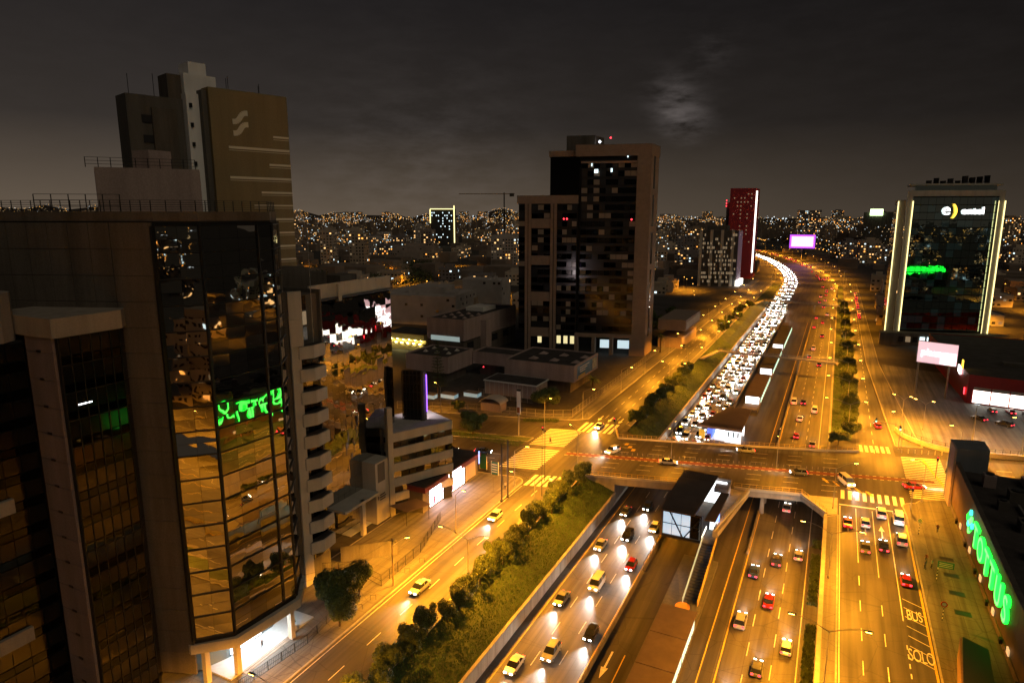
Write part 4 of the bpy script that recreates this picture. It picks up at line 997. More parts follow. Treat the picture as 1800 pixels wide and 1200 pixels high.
T = thing('superstore','dark superstore wall with huge green lit lettering along the right pavement','store',(30,125,0))
TW = mat('dark_brown_cladding',(.13,.085,.06),.6,noise=.2,nscale=.5,fine=.2,streak=True)
MB().box(26.2,70,40,156,0,8.0).build('roof_deck', ROOF, T)
grid_wall(T,(25.6,40),(25.6,156),1.2,9.6,29,1,[TW],'panel',gap=.03,thick=.3,off=0)
MB().box(25.3,25.9,40,156,0,1.2).build('plinth', CONC_D, T)
MB().box(25.3,26.1,40,156,9.62,9.85).build('coping', CONC_D, T)
MB().prism([(25.0,156.2),(31.2,157.6),(31.2,164),(25.0,162.5)],0,12.6).build('corner_block', mat('slate_cladding',(.17,.19,.21),.7,noise=.15,nscale=.5,streak=True), T)
MB().box(24.9,25.3,155.4,160.5,0,12.7).build('corner_pier', CONC_P, T)
for i in range(9):
    y = 60+i*10.2; MB().box(25.1,25.28,y,y+1.1,1.3,2.2).build('wall_lamp', mat('wall_lamp_lens',(.6,.4,.2),emit=((1,.6,.25),.8)), T)
    MB().box(24.9,25.28,y+4,y+4.8,.6,1.3).build('wall_box', BLACK, T)
for ch,y in zip('TOTTUS',(128.6,123.6,118.9,114.6,109.9,105.2)):
    for mm,ex,bv in ((L_GREEN,.10,.13),(L_GREENC,.16,.0)):
        me = text_mesh(ch,5.6,ex,bevel=bv); me.materials.append(mm)
        inst('letter',me,T,(25.22 if mm is L_GREEN else 25.12,y,5.6),(R(90),0,R(-90)))
dots = [(0,0),(1.05,.6),(1.05,-.6),(-1.05,.6),(-1.05,-.6),(0,1.25),(0,-1.25),(2.1,0),(-2.1,0)]
for k,(dy,dz) in enumerate(dots):
    MB().tube((25.4,135.0+dy,5.8+dz*1.35),(25.1,135.0+dy,5.8+dz*1.35),.52,12).build('sign_dot', [L_GREENC,L_GREEN,mat('teal_neon',(.1,.6,.5),emit=((.05,.95,.6),3.0))][k%3], T)
for i,(x,y,w,dd,h) in enumerate(((29,148,2,2,2.4),(32,142,3,2.4,1.9),(29.5,137,1.6,1.6,1.6),(36,150,4,4,1.4),(31,128,2.5,3,1.7),(38,126,5,4,2.2),(30,117,2,2.5,1.2),(41,140,3,8,1.2),(34,108,3,3,1.5),(45,118,6,3,1.6))):
    un = MB().box(x,x+w,y,y+dd,8.02,8.02+h).build('roof_unit', CONC_P if i%3==0 else GREYD, T)
    MB().tube((x+w/2,y+dd/2,8.02+h),(x+w/2,y+dd/2,8.3+h),w*.35,10).build('fan_housing', STEEL, un)
for i in range(4): MB().bar((33+i*3,100,8.4),(33+i*3,140,8.4),.35,.35).build('duct', GALV, T)
K = thing('bus_shelter','dark-roofed bus shelter at the bottom right pavement edge','shelter',(20,92,0))
MB().prism([(18.2,88.0),(21.6,89.4),(22.2,97.6),(19.6,99.4)],3.3,3.5).build('roof', mat('near_black_roof',(.03,.03,.032),.6), K)
MB().prism([(17.9,88.0),(18.15,88.0),(19.5,99.2),(19.3,99.3)],.1,3.4).build('advert_side', mat('tan_advert',(.30,.20,.10),.6,noise=.2,nscale=1), K)
for x,y in ((21.4,89.8),(21.9,97.2)): MB().box(x-.08,x+.08,y-.08,y+.08,.1,3.3).build('post', STEEL, K)
MB().box(20.2,20.7,90,97,.5,.6).build('bench', STEEL, K)
LF_ = thing('lot_retaining_wall','curved low wall with dark railing round the parking lot corner','wall',(30,193,0))
pts = arc(34,208,15.5,185,272,8)+[(60,197.5),(110,209)]
for p,q in zip(pts,pts[1:]):
    MB().bar((p[0],p[1],.6),(q[0],q[1],.6),.35,1.2).build('wall', CONC_W, LF_)
    m = MB(); railing(m,(p[0],p[1],1.2),(q[0],q[1],1.2),1.1,1.6,.05,2); m.build('railing', STEEL, LF_)

# ================================================================ towers farther along the expressway
RT = thing('red_tower','slim red tower with a bright vertical light line beside the far bend','building',(-85,655,0))
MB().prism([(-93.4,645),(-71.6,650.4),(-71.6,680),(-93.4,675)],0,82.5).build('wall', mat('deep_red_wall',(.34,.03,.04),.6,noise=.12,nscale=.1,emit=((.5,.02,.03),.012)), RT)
MB().box(-71.5,-70.3,650.2,651.6,6,80).build('light_line', L_STRIPW, RT)
m = MB()
for i in range(6):
    for k in range(14):
        if rnd.random()<.4: m.box(-90+i*2.9,-89.0+i*2.9,645.2+i*.7,645.6+i*.7,30+k*3.6,31.0+k*3.6)
m.build('lit_windows', L_DIM, RT, kind='stuff')
MB().box(-96.4,-93.5,647,656,0,70).build('side_block', GREYD, RT)
for z in (70,72.5,75): MB().box(-96.8,-96.2,646,647,z-4,z-2.7).build('red_beacon', L_RED, RT)
GO = thing('ribbed_office','dark office with pale vertical ribs in front of the red tower','building',(-88,578,0))
MB().prism([(-104,569),(-75,577),(-75,600),(-104,592)],0,46).build('core', mat('dark_office_wall',(.05,.05,.05),.4), GO)
for i in range(4):
    x = -104+i*8.2; y = 569+i*2.26; MB().prism([(x-.7,y-.6),(x+1.5,y),(x+1.5,y+1),(x-.7,y+.4)],0,46.5).build('rib', CONC_W, GO)
for i in range(9): MB().box(-74.95,-74.3,577.5+i*2.5,578.6+i*2.5,3,45).build('fin', mat('lilac_fin',(.45,.38,.46),.6,emit=((.8,.5,.8),.05)), GO)
MB().prism([(-100,575),(-84,579),(-84,590),(-100,586)],46.1,50).build('roof_room', GREYD, GO)
m = MB()
for i in range(22):
    for k in range(12):
        if rnd.random() < .35: x = -102+i*1.2; m.box(x,x+.9,569.3+i*.33-.4,569.4+i*.33-.35,3+k*3.5,5+k*3.5)
m.build('lit_windows', L_DIM, GO, kind='stuff')
MB().box(-75,-72,574,600,.5,5).build('lit_ground_floor', L_STRIPW, GO)
MS = thing('magenta_screen','blown-out magenta advertising screen on a pole above the far bend','billboard',(-41,900,0))
MB().tube((-41,900,0),(-41,900,19),.8,8).build('post', GALV, MS)
MB().box(-54,-28,899,901,19,32.5).build('screen_body', GREYD, MS); MB().box(-53.4,-28.6,898.8,898.95,19.6,31.9).build('screen', L_MAG, MS)
for x0,x1,za,zb in ((-55.5,-26.5,32,34),(-55.5,-26.5,17.6,19.5),(-55.5,-53.5,19.5,32),(-28.5,-26.5,19.5,32)): MB().box(x0,x1,898.5,898.75,za,zb).build('screen_halo', mat('violet_halo',(.4,.1,.6),emit=((.50,.08,.85),1.6)), MS)  # glowing violet strips drawn as the halo of light round the screen
WS2 = thing('white_sign_building','block with a patchy white lit advert left of the far bend','building',(-125,960,0))
MB().box(-142,-108,955,985,0,62).build('wall', GREYD, WS2)
m = MB()
for i in range(4):
    for k in range(4):
        if rnd.random()<.75: m.box(-139+i*6.5,-133.2+i*6.5,954.7,954.95,36+k*5.5,40.8+k*5.5)
m.build('advert', L_SIGNW, WS2)
YT = thing('yellow_outlined_tower','dark far tower outlined by a yellow light line along roof and edge','building',(-670,1070,0))
MB().prism([(-690,1060),(-650,1080),(-665,1110),(-705,1090)],0,68).build('wall', mat('far_dark_wall',(.05,.05,.05),.7), YT)
MB().bar((-690,1059,68),(-650,1079,68),1.4).build('light_line', L_EDGE, YT)
MB().bar((-650,1079,4),(-650,1079,74),1.4).build('light_line', L_EDGE, YT)
MB().bar((-690,1059,42),(-690,1059,67),1.2).build('light_line', L_EDGE, YT)
m = MB()
for i in range(10):
    for k in range(12):
        if rnd.random()<.25: t = .05+i*.09; m.add([(-690+40*t,1059.6+20*t,5+k*5),(-688.6+40*t,1060.3+20*t,5+k*5),(-688.6+40*t,1060.3+20*t,7+k*5),(-690+40*t,1059.6+20*t,7+k*5)],[(0,1,2,3)])
m.build('lit_windows', L_COOL, YT, kind='stuff')
CW_ = thing('cream_block','cream two-storey block brightly lit by its own gallery lamps','building',(-168,245,0))
MB().box(-181,-161,240,254,0,3.2).box(-181,-161,240,254,4.6,7.2).box(-181,-161,241.5,254,3.2,4.6).build('wall', mat('cream_wall',(.62,.50,.22),.7), CW_)
MB().box(-181.2,-160.8,239.8,254.2,7.22,7.6).build('roof', ROOF, CW_)
for i in range(6): MB().box(-179.5+i*3.2,-178.9+i*3.2,240.6,241.0,4.35,4.55).build('gallery_lamp', mat('gallery_lamp_lens',(.8,.8,.5),emit=((1,.85,.35),60.0)), CW_)
for i in range(6): MB().box(-179.5+i*3.2,-178.9+i*3.2,239.4,239.8,3.0,3.15).build('gallery_lamp', MATS['gallery_lamp_lens'], CW_)
CR = thing('tower_crane','thin tower crane on the horizon left of the central tower','crane',(-480,950,0))
m = MB(); m.bar((-480,950,0),(-480,950,92),1.4); m.build('mast', STEEL, CR); MB().bar((-545,920,90),(-465,957,90),1.1).build('jib', mat('crane_jib_paint',(.30,.18,.06),.6), CR); MB().box(-472,-466,953,957,86,91).build('counterweight', CONC_D, CR)
GC = thing('green_crowned_tower','far block topped by a glowing green-white sign on the horizon','building',(60,1500,0))
MB().box(40,90,1500,1530,0,62).build('wall', GREYD, GC); MB().box(50,72,1498,1500,56,68).build('sign', mat('green_white_sign',(.6,.8,.5),emit=((.75,1,.5),5)), GC)
# ================================================================ street lamps
SODIUM = (1.0, 0.35, 0.016)
HK = 1.4
LK = 7.9                     # all street lamps together
ORD = ['nearest','second','third','fourth','fifth','sixth','seventh','eighth','ninth','tenth','eleventh','twelfth','thirteenth','fourteenth','fifteenth','sixteenth']
def lamp_light(parent, loc, power, col=SODIUM, ang=160, r=.22):
    l = bpy.data.lights.new('lamp_light','SPOT'); l.energy = power*LK; l.color = col; l.spot_size = R(ang); l.spot_blend = .5; l.shadow_soft_size = r
    l.use_nodes = True; nt = l.node_tree; em = nt.nodes['Emission']       # bowl optics throw more light sideways than straight down
    fo = nt.nodes.new('ShaderNodeLightFalloff'); fo.inputs['Strength'].default_value = 1.0; fo.inputs['Smooth'].default_value = 150.0
    nt.links.new(fo.outputs['Quadratic'], em.inputs['Strength'])
    o = bpy.data.objects.new('lamp_light', l); COL.objects.link(o); o.parent = parent; o.location = Vector(loc)-woff(parent)
    return o
HEAD = MB().add([(-.55,-.18,.05),(.45,-.14,.05),(.45,.14,.05),(-.55,.18,.05),(-.40,-.10,.17),(.45,-.08,.15),(.45,.08,.15),(-.40,.10,.17)],[(3,2,1,0),(4,5,6,7),(0,1,5,4),(1,2,6,5),(2,3,7,6),(3,0,4,7)]).mesh('lamp_head', STEEL)
LENS = MB().box(-.45,.25,-.13,.13,-.03,.045).mesh('lamp_lens', L_SOD)
def street_lamp(x,y,label,arms,h=9.0,power=5200,group=None,z=0.12,pole=GALV,lit=True):
    """arms: list of (dx,dy) reaches of the curved brackets"""
    t = thing('street_lamp',label,'street lamp',(x,y,z),group)
    m = MB(); m.tube((x,y,z),(x,y,z+.5),.16,8); m.tube((x,y,z+.5),(x,y,z+h-1.2),.09,8,.06); m.build('pole', pole, t)
    for dx,dy in arms:
        a = MB(); prev = Vector((x,y,z+h-1.25))
        for i in range(1,7):
            s = i/6; q = Vector((x+dx*s, y+dy*s, z+h-1.25+1.35*math.sin(s*math.pi/2))); a.tube(prev,q,.045,6); prev = q
        br_ = a.build('bracket', pole, t)
        an = math.atan2(-dy,-dx)
        hd = inst('lamp_head', HEAD, t, (x+dx,y+dy,z+h+.02), (0,0,an))
        if lit:
            inst('lens', LENS, t, (x+dx,y+dy,z+h+.02), (0,0,an))
            lamp_light(t,(x+dx*1.02,y+dy*1.02,z+h-.10),power)
ys = (-60,-31,-2,27,56,85,114)
for i,y in enumerate(ys):
    street_lamp(3.0,y,'double-armed street lamp on the near dividing wall, %s the overpass' % ORD[len(ys)-1-i].replace('nearest','nearest to').replace('second','second from').replace('third','third from').replace('fourth','fourth from').replace('fifth','fifth from').replace('sixth','sixth from').replace('seventh','seventh from'),[(-4.4,0),(4.2,0)],9.2,7200,'double-armed lamps on the near dividing wall')
street_lamp(3.4,143.6,'tall street lamp at the right end of the overpass railing',[(3.4,1.2)],10,6500)
far_names = 'sodium street lamp along the service road right of the far expressway'
for y in (200,229,258,290,325,360,400,440,490,540):
    street_lamp(6.6 if y<300 else 6.0,y,far_names,[(3.6,0),(-6.0,0)],9,5600,'lamps of the far right service road')
for x,y in ((20.5,214),(25.6,211)):
    t = 'twin sodium lamp by the parking lot gate, %s' % ('nearer the road' if x<22 else 'nearer the billboard'); street_lamp(x,y,t,[(-2.4,.6),(1.6,-.5)],8.5,4200)
for i,y in enumerate((-50,-18,14,46,85.6,112)):
    street_lamp(-50.0,y,'street lamp among the bank trees near the utility pole' if y==85.6 else 'street lamp among the bank trees opposite the shop' if y>86 else 'street lamp along the left street behind the first trees',[(-5.0,0),(3.4,0)],9.2,8200,None if y>80 else 'near lamps of the left street')
street_lamp(-61.0,100,'street lamp on the left pavement between the utility pole and the shop',[(1.8,0)],9,5200)
street_lamp(-60.7,125,'street lamp on the left corner pavement by the tall steel mast',[(2.8,.5)],9.5,7600)
street_lamp(-51.6,140.7,'street lamp at the left end of the overpass above the trees',[(-2.6,2.0)],10,7600)
street_lamp(-70.7,165,'street lamp at the corner of the exhibition fence',[(2.4,-1.6)],9.5,7000)
street_lamp(-105.4,165.2,'goose-neck street lamp inside the exhibition fence',[(-2.0,.5)],9,2600)
street_lamp(-33,157.0,'street lamp on the overpass median above the jammed lanes',[(0,3.0),(0,-3.0)],9,2000,None,.02)
street_lamp(-9,162.6,'street lamp on the overpass median above the taillight lanes',[(0,3.0),(0,-3.0)],9,2000,None,.02)
street_lamp(-64.0,178,'street lamp at the far left corner of the crossing',[(3.2,0)],9.5,7000)
for y in (212,243,283,312,342,378,415,455,500,555):
    street_lamp(-62.6,y,'sodium street lamp along the far left street beside the exhibition fence' if y<300 else 'sodium street lamp along the far left street past the central tower',[(3.4,0)],9,5200,'lamps of the far left street, fence side' if y<300 else 'lamps of the far left street, past the tower')
    if y < 460 and y > 200: street_lamp(-49.6,y+14,'street lamp on the far left bank reaching over the jammed lanes',[(5.2,0),(-2.4,0)],9,4200,'lamps of the far left bank')
for k,(x,y) in enumerate(((19.0,192.5),(30.5,184),(20.2,155.2),(46,200))):
    street_lamp(x,y,'street lamp at the right side of the crossing, %s' % ('by the parking lot wall','at the striped crossing','on the store corner','along the avenue by the lot')[k],[(-2.6,-1.2) if k != 1 else (-2.2,.4)],9.5,6800 if k<3 else 3800)
street_lamp(-128,148,'street lamp on the avenue behind the striped office',[(1.5,-2.5)],9,5200)
street_lamp(-96,133,'street lamp on the avenue near the stopped cars',[(1.0,3.0)],9,5200)
for k,(x,y) in enumerate(((36,203),(58,212),(80,222))):
    t = thing('lot_lamp','tall white floodlight mast in the parking lot, %s' % ('nearest the crossing','in the middle','farthest right')[k],'floodlight',(x,y,0))
    MB().tube((x,y,0),(x,y,11),.16,8,.1).build('mast', CONC_W, t); MB().box(x-.7,x+.7,y-.2,y+.2,11,11.25).build('lamp_head', STEEL, t); MB().box(x-.6,x+.6,y-.16,y+.16,10.95,10.99).build('lens', L_WHITEF, t)
    lamp_light(t,(x,y,10.85),3000,(1.0,.86,.66))

# masts, utility pole, wires
up = thing('utility_pole','wooden-coloured utility pole with a fan of wires on the left pavement','pole',(-60.9,80,0.12))
MB().tube((-60.9,80,.12),(-60.9,80,8.6),.14,8,.10).build('pole', mat('pole_concrete',(.30,.22,.13),.8), up)
MB().bar((-61.7,80,8.0),(-60.1,80,8.0),.1).build('cross_arm', STEEL, up)
inst('lamp_head',HEAD,up,(-59.6,82.2,7.9),(0,0,R(230))); inst('lens',LENS,up,(-59.6,82.2,7.9),(0,0,R(230))); MB().tube((-60.9,80,7.2),(-59.8,81.9,7.95),.04,6).build('added_lamp_bracket',GALV,up); lamp_light(up,(-59.6,82.2,7.7),7600)  # lamp head and bracket added to the pole to light the pavement pool
for i in range(6):
    m = MB(); p0 = Vector((-61.6+i*.28,80,8.05)); p1 = Vector((-66-1.2*i,62+i*2.2,7.0)) if i<3 else Vector((-69+i*.4,101+i*1.2,6.4)); prev = p0
    for k in range(1,9):
        s = k/8; q = p0.lerp(p1,s)-Vector((0,0,.9*math.sin(s*math.pi))); m.tube(prev,q,.02,4); prev = q
    m.build('wire', STEEL, up)
for x,y,h,lab in ((-59.6,116.5,13,'tall dark steel mast on the left pavement edge, left of a pair'),(-59.4,119.0,13,'tall dark steel mast on the left pavement edge, right of a pair')):
    t = thing('sign_mast',lab,'mast',(x,y,.12)); MB().tube((x,y,.12),(x,y,h),.17,8).build('pole', STEEL, t); MB().bar((x,y,h-1),(x+.1,y+1.2,h-1.6),.08).build('bracket', STEEL, t); MB().box(x-.25,x+.25,y-.25,y+.25,.12,.5).build('base', STEEL, t)
for x,y,h,lab in ((-53.2,123,11,'thin dark pole rising from the bank trees'),(-56.0,131,12,'thin grey pole with lamp beside the near zebra crossing')):
    t = thing('thin_pole',lab,'pole',(x,y,0)); MB().tube((x,y,0),(x,y,h),.09,8,.06).build('pole', STEEL, t); MB().box(x-.1,x+.35,y-.1,y+.1,h-.2,h).build('cap', STEEL, t)
tm = thing('totem_sign','tall white advertising totem at the avenue corner','sign',(-75.0,157,0))
MB().tube((-75,157,0),(-75,157,6),.2,8).build('post', CONC_W, tm); MB().box(-75.55,-74.45,156.8,157.2,6,12.5).build('panel', WHITE, tm); MB().box(-75.4,-74.6,156.74,156.79,6.4,8.0).build('orange_band', mat('totem_orange',(.5,.16,.03),.5), tm); MB().box(-75.5,-74.5,156.7,157.3,12.52,12.9).build('cap', STEEL, tm)
def traffic_light(x,y,label,state,arm=None,h=4.2,rz=0):
    t = thing('traffic_light',label,'traffic light',(x,y,.05))
    MB().tube((x,y,.05),(x,y,h),.09,8).build('pole', GALV, t)
    heads = [(x,y,h)]
    if arm: MB().tube((x,y,h+1.2),(x+arm[0],y+arm[1],h+1.4),.07,6).build('arm', GALV, t); MB().tube((x,y,h),(x,y,h+1.25),.08,6).build('upper_pole', GALV, t); heads.append((x+arm[0],y+arm[1],h+1.0))
    for hx,hy,hz in heads:
        hd = MB().box(hx-.2,hx+.2,hy-.16,hy+.16,hz,hz+1.1).build('signal_head', BLACK, t)
        for k,mm in enumerate((L_TGREEN if state=='g' else STEEL, STEEL, L_RED if state=='r' else STEEL)):
            MB().tube((hx,hy-.17,hz+.2+k*.35),(hx,hy-.24,hz+.2+k*.35),.14,10).build('lens', mm, hd)
    return t
traffic_light(18.2,190.2,'green traffic light on a pole at the parking lot corner, arm over the road','g',(-5.5,1.5),5.2)
traffic_light(24.5,172,'dark traffic light in the middle of the big right crossing','r')
traffic_light(17.8,150,'traffic light at the stop line of the right service road','r')
traffic_light(-65.6,152,'dark traffic light on the island of the left crossing','r')
traffic_light(-51.0,167.5,'small traffic light by the far left crossing','r')
for x,y,lab,c_ in ((-71.7,130.6,'green notice board with arched top on the left corner pavement',(.02,.10,.075)),(-67.6,128.7,'green striped information board on the left corner pavement',(.02,.10,.085))):
    t = thing('notice_board',lab,'sign',(x,y,.12)); MB().box(x-.85,x+.85,y-.12,y+.12,.3,3.3).build('board', mat('board_green_%d'%int(-x),c_,.5), t); MB().box(x-.95,x-.86,y-.14,y+.14,.12,3.4).box(x+.86,x+.95,y-.14,y+.14,.12,3.4).build('frame', CONC_W, t)
    if x > -70: [MB().box(x-.7,x+.7,y-.16,y-.125,.8+k*.6,1.0+k*.6).build('stripe', CONC_W, t) for k in range(4)]
    else: MB().tube((x,y-.1,3.2),(x,y+.1,3.2),.8,14).build('arched_top', MATS['board_green_71'], t)
for k,(x,y,lab,c_) in enumerate(((18.2,138.5,'yellow diamond sign on a striped pole near the stop line',(.7,.5,.05)),(18.6,108.5,'round red and white sign on a striped pole beside the BUS marking',(.6,.08,.06)),(19.2,121.0,'green rectangular bus stop sign on a pole by the vendors',(.03,.16,.13)))):
    t = thing('road_sign',lab,'sign',(x,y,.12)); m = MB(); [m.tube((x,y,.12+i*.3),(x,y,.42+i*.3),.05,6,None,i%2) for i in range(8)]; m.build('pole',[BLACK,WHITE],t)
    pm = mat('sign_face_%d'%k,c_,.5)
    if k == 0: MB().add([(x-.5,y-.06,2.9),(x,y-.06,2.4),(x+.5,y-.06,2.9),(x,y-.06,3.4),(x-.5,y+.02,2.9),(x,y+.02,2.4),(x+.5,y+.02,2.9),(x,y+.02,3.4)],[(0,1,2,3),(7,6,5,4),(0,4,5,1),(1,5,6,2),(2,6,7,3),(3,7,4,0)]).build('plate',pm,t)
    elif k == 1: MB().tube((x,y-.06,2.8),(x,y+.02,2.8),.45,16).build('plate',pm,t); MB().tube((x,y-.08,2.8),(x,y-.061,2.8),.28,16).build('face',WHITE,t)
    else: MB().box(x-.1,x+2.2,y-.05,y+.05,2.6,3.7).build('plate',pm,t); [MB().box(x+.1,x+2.0,y-.07,y-.052,2.8+i*.3,2.9+i*.3).build('stripe',CONC_W,t) for i in range(3)]
for k,y in enumerate((104,110,116,122)):
    t = thing('pavement_grate','dark drain grate in the right pavement, %s' % ('nearest the bus shelter','second from the bus shelter','third from the bus shelter','fourth from the bus shelter')[k],'grate',(21.6,y*1.0+8,.125))
    MB().box(20.6,22.8,y+7.3,y+8.7,.122,.13).build('frame',STEEL,t); [MB().box(20.7,22.7,y+7.4+i*.22,y+7.5+i*.22,.131,.14).build('bar',BLACK,t) for i in range(6)]
for k in range(7):
    x,y = 18.8+k*1.5,187.6+k*.4
    t = thing('bollard','short pale bollard in the row at the top of the right crossing','bollard',(x,y,.02),'bollards at the right crossing'); MB().tube((x,y,.02),(x,y,.85),.09,8).build('post',CONC_W,t); MB().ball((x,y,.9),.12).build('cap',CONC_W,t)
for k,(x,y) in enumerate(((-62.0,72),(-61.7,75),(-61.5,84),(-61.2,88))):
    t = thing('bike_rack','thin dark rail stand on the yellow-lit left pavement','rack',(x,y,.12),'rail stands on the left pavement'); MB().tube((x,y,.12),(x,y,.95),.03).tube((x+.7,y+.5,.12),(x+.7,y+.5,.95),.03).build('leg',STEEL,t); MB().tube((x,y,.95),(x+.7,y+.5,.95),.03).build('rail',STEEL,t)
t = thing('planter','white planter with a small bright plant on the lit entrance floor','planter',(-66.9,63.6,.32)); MB().box(-67.4,-66.4,63.2,64.1,.32,1.1).build('box',WHITE,t)
pl_ = MB()
for i in range(60):
    a = rnd.uniform(0,6.28); r = rnd.uniform(.1,.5); q=(-66.9+math.cos(a)*r,63.6+math.sin(a)*r,1.1+rnd.uniform(.1,1.0)); pl_.add([(-66.9,63.6,1.0),(q[0]-.06,q[1],q[2]),(q[0]+.06,q[1]+.03,q[2]+.05)],[(0,1,2)])
pl_.build('leaves', LEAF, t)

# ================================================================ trees
def crown_mesh(seed, rx, rz, n, leaf, lobes):
    r_ = random.Random(seed); mb = MB()
    cs = [(Vector((r_.gauss(0,.45)*rx, r_.gauss(0,.45)*rx, r_.uniform(-.5,.6)*rz)), r_.uniform(.42,.68)) for _ in range(lobes)]
    for i in range(n):
        c_,k = r_.choice(cs)
        v = Vector((r_.gauss(0,1),r_.gauss(0,1),r_.gauss(0,1))).normalized() * (r_.random()**.35)
        p = c_ + Vector((v.x*rx*k, v.y*rx*k, v.z*rz*k))
        s = leaf*r_.uniform(.6,1.3); nrm = (v + Vector((r_.gauss(0,.5),r_.gauss(0,.5),r_.gauss(0,.5)+.25))).normalized()
        t1 = nrm.orthogonal().normalized(); t1.rotate(Matrix.Rotation(r_.uniform(0,6.28),3,nrm)); t2 = nrm.cross(t1)
        mb.add([p-t1*s, p+t2*s*.55, p+t1*s, p-t2*s*.55],[(0,1,2,3)], 0 if r_.random()<.65 else 1)
    return mb
CROWNS = [crown_mesh(s,1.0,.9,11000,.074,13).mesh('crown',[LEAF,LEAF2]) for s in (1,2,3,4)]
CROWN_F = [crown_mesh(s,1.0,.8,1100,.17,9).mesh('crown_far',[LEAF,LEAF2]) for s in (11,12,13)]
def trunk_mesh(seed):
    r_ = random.Random(seed); m = MB(); m.tube((0,0,-.3),(.04,.02,.55),.055,7,.04)
    for i in range(6):
        a = i*1.05+r_.uniform(-.3,.3); m.tube((.04,.02,.42+i*.03),(math.cos(a)*.5,math.sin(a)*.5,.85+r_.uniform(0,.3)),.025,5,.008)
    return m.mesh('trunk',BARK)
TRUNKS = [trunk_mesh(s) for s in (21,22)]
def tree(x,y,z,h,w,label,group=None,far=False,name='tree'):
    t = thing(name,label,'tree',(x,y,z),group,rnd.uniform(0,6.28))
    s = h*.62
    o = bpy.data.objects.new('trunk',rnd.choice(TRUNKS)); COL.objects.link(o); o.parent = t; o.scale = (s,s,s)
    o = bpy.data.objects.new('crown',rnd.choice(CROWN_F if far else CROWNS)); COL.objects.link(o); o.parent = t; o.location = (0,0,h*.60); o.scale = (w/1.25,w/1.25,h*.46); o.rotation_euler.z = rnd.uniform(0,6.28)
    return t
def bz(x): return bank_z(x) if -49.2 < x < -42 else 0
lefts = [(-49.1, 40.0, 4.6, 2.2), (-48.6, 44.0, 3.9, 1.9), (-49.1, 48.3, 4.2, 2.7), (-48.3, 52.1, 4.5, 2.4), (-48.6, 55.3, 5.1, 2.3), (-48.5, 59.5, 3.9, 2.5), (-49.0, 63.4, 3.8, 2.6), (-48.5, 67.2, 5.1, 2.5), (-48.9, 71.7, 5.0, 2.3), (-48.3, 76.2, 3.9, 2.0), (-48.1, 79.5, 4.5, 2.4), (-48.7, 83.0, 4.4, 2.2), (-48.6, 86.9, 5.2, 2.4), (-48.3, 91.4, 5.3, 2.4), (-48.3, 94.7, 5.2, 2.6), (-48.5, 98.6, 4.1, 2.6), (-49.0, 102.5, 3.9, 2.6), (-49.3, 107.1, 5.0, 2.2), (-49.0, 110.3, 5.0, 2.6), (-48.6, 113.4, 3.9, 2.5), (-48.3, 116.9, 5.3, 2.3), (-49.0, 121.5, 3.9, 2.4), (-49.1, 124.6, 4.4, 2.4), (-49.3, 127.8, 5.1, 2.2), (-48.2, 132.4, 4.4, 2.3), (-48.6, 136.2, 4.7, 2.3)]
for i,(x,y,h,w) in enumerate(lefts): tree(x,y,bz(x),h*.92,w*.80,'%s tree from the overpass in the row along the near grass bank' % (ORD+['seventeenth','eighteenth','nineteenth','twentieth','twenty-first','twenty-second','twenty-third','twenty-fourth','twenty-fifth','twenty-sixth','twenty-seventh','twenty-eighth','twenty-ninth','thirtieth','thirty-first','thirty-second'])[len(lefts)-1-i],'tree row on the near bank')
for i,(y,h) in enumerate(((181,4.8),(187,4.2),(194,5),(201,4.4),(208,5),(216,4.6),(224,5),(233,4.4),(242,4.8),(252,4.2))): tree(-48.2+rnd.uniform(-.6,.6),y,-.4,h,2.4,'%s leafy tree past the overpass in the left bank row' % ORD[i],'tree row on the far left bank')
for y in (345,362,378,395,412,428,446): tree(-49.5+rnd.uniform(-1.5,1.5),y,0,5.5,3.2,'dark tree on the far left bank near the second footbridge','trees near the second footbridge',True)
for y in (186.8,): tree(4.2,y,0,3.6,2.2,'small round bush-like tree just past the right end of the overpass')
yy = 195; kt = 0
while yy < 470: kt += 1; tree(7.3-.004*(yy-195)+rnd.uniform(-.4,.4),yy,0,rnd.uniform(4.4,5.8),rnd.uniform(2.1,2.8),('%s tree past the overpass in the row left of the far service road' % ORD[kt-1]) if kt <= 16 else 'small distant tree in the row left of the far service road','tree row of the far right service road',yy>330); yy += rnd.uniform(6,9)
tree(-64.5,70.5,.1,7.0,3.2,'dark tree on the left pavement, nearer the tower entrance'); tree(-61.6,67.6,.1,5.4,2.6,'dark tree on the left pavement at the kerb')
tree(-63.6,74.5,.1,5.8,2.4,'dark tree on the left pavement nearest the utility pole')
tree(-86.5,151.6,.1,6.4,3.6,'round yellow-lit tree on the avenue median'); tree(-78.0,182.5,0,7.0,4.2,'broad tree inside the exhibition fence corner')
tree(-101,168.5,0,3.4,2.0,'small tree in front of the exhibition fence behind the striped office')
for k,(x,y) in enumerate(((-97,295),(-90,316),(-82,330),(-76,345),(-96,338),(-86,352),(-104,322),(-74,372),(-84,384),(-95,372),(-110,345))): tree(x,y,0,7,4.4,'broad park tree beyond the central tower','park trees beyond the central tower',True)
cn = thing('conifer','tall tiered conifer before the windowless exhibition hall','tree',(-114.5,178,0))
MB().tube((-114.5,178,0),(-114.5,178,19.5),.22,8,.05).build('trunk',BARK,cn)
m = MB()
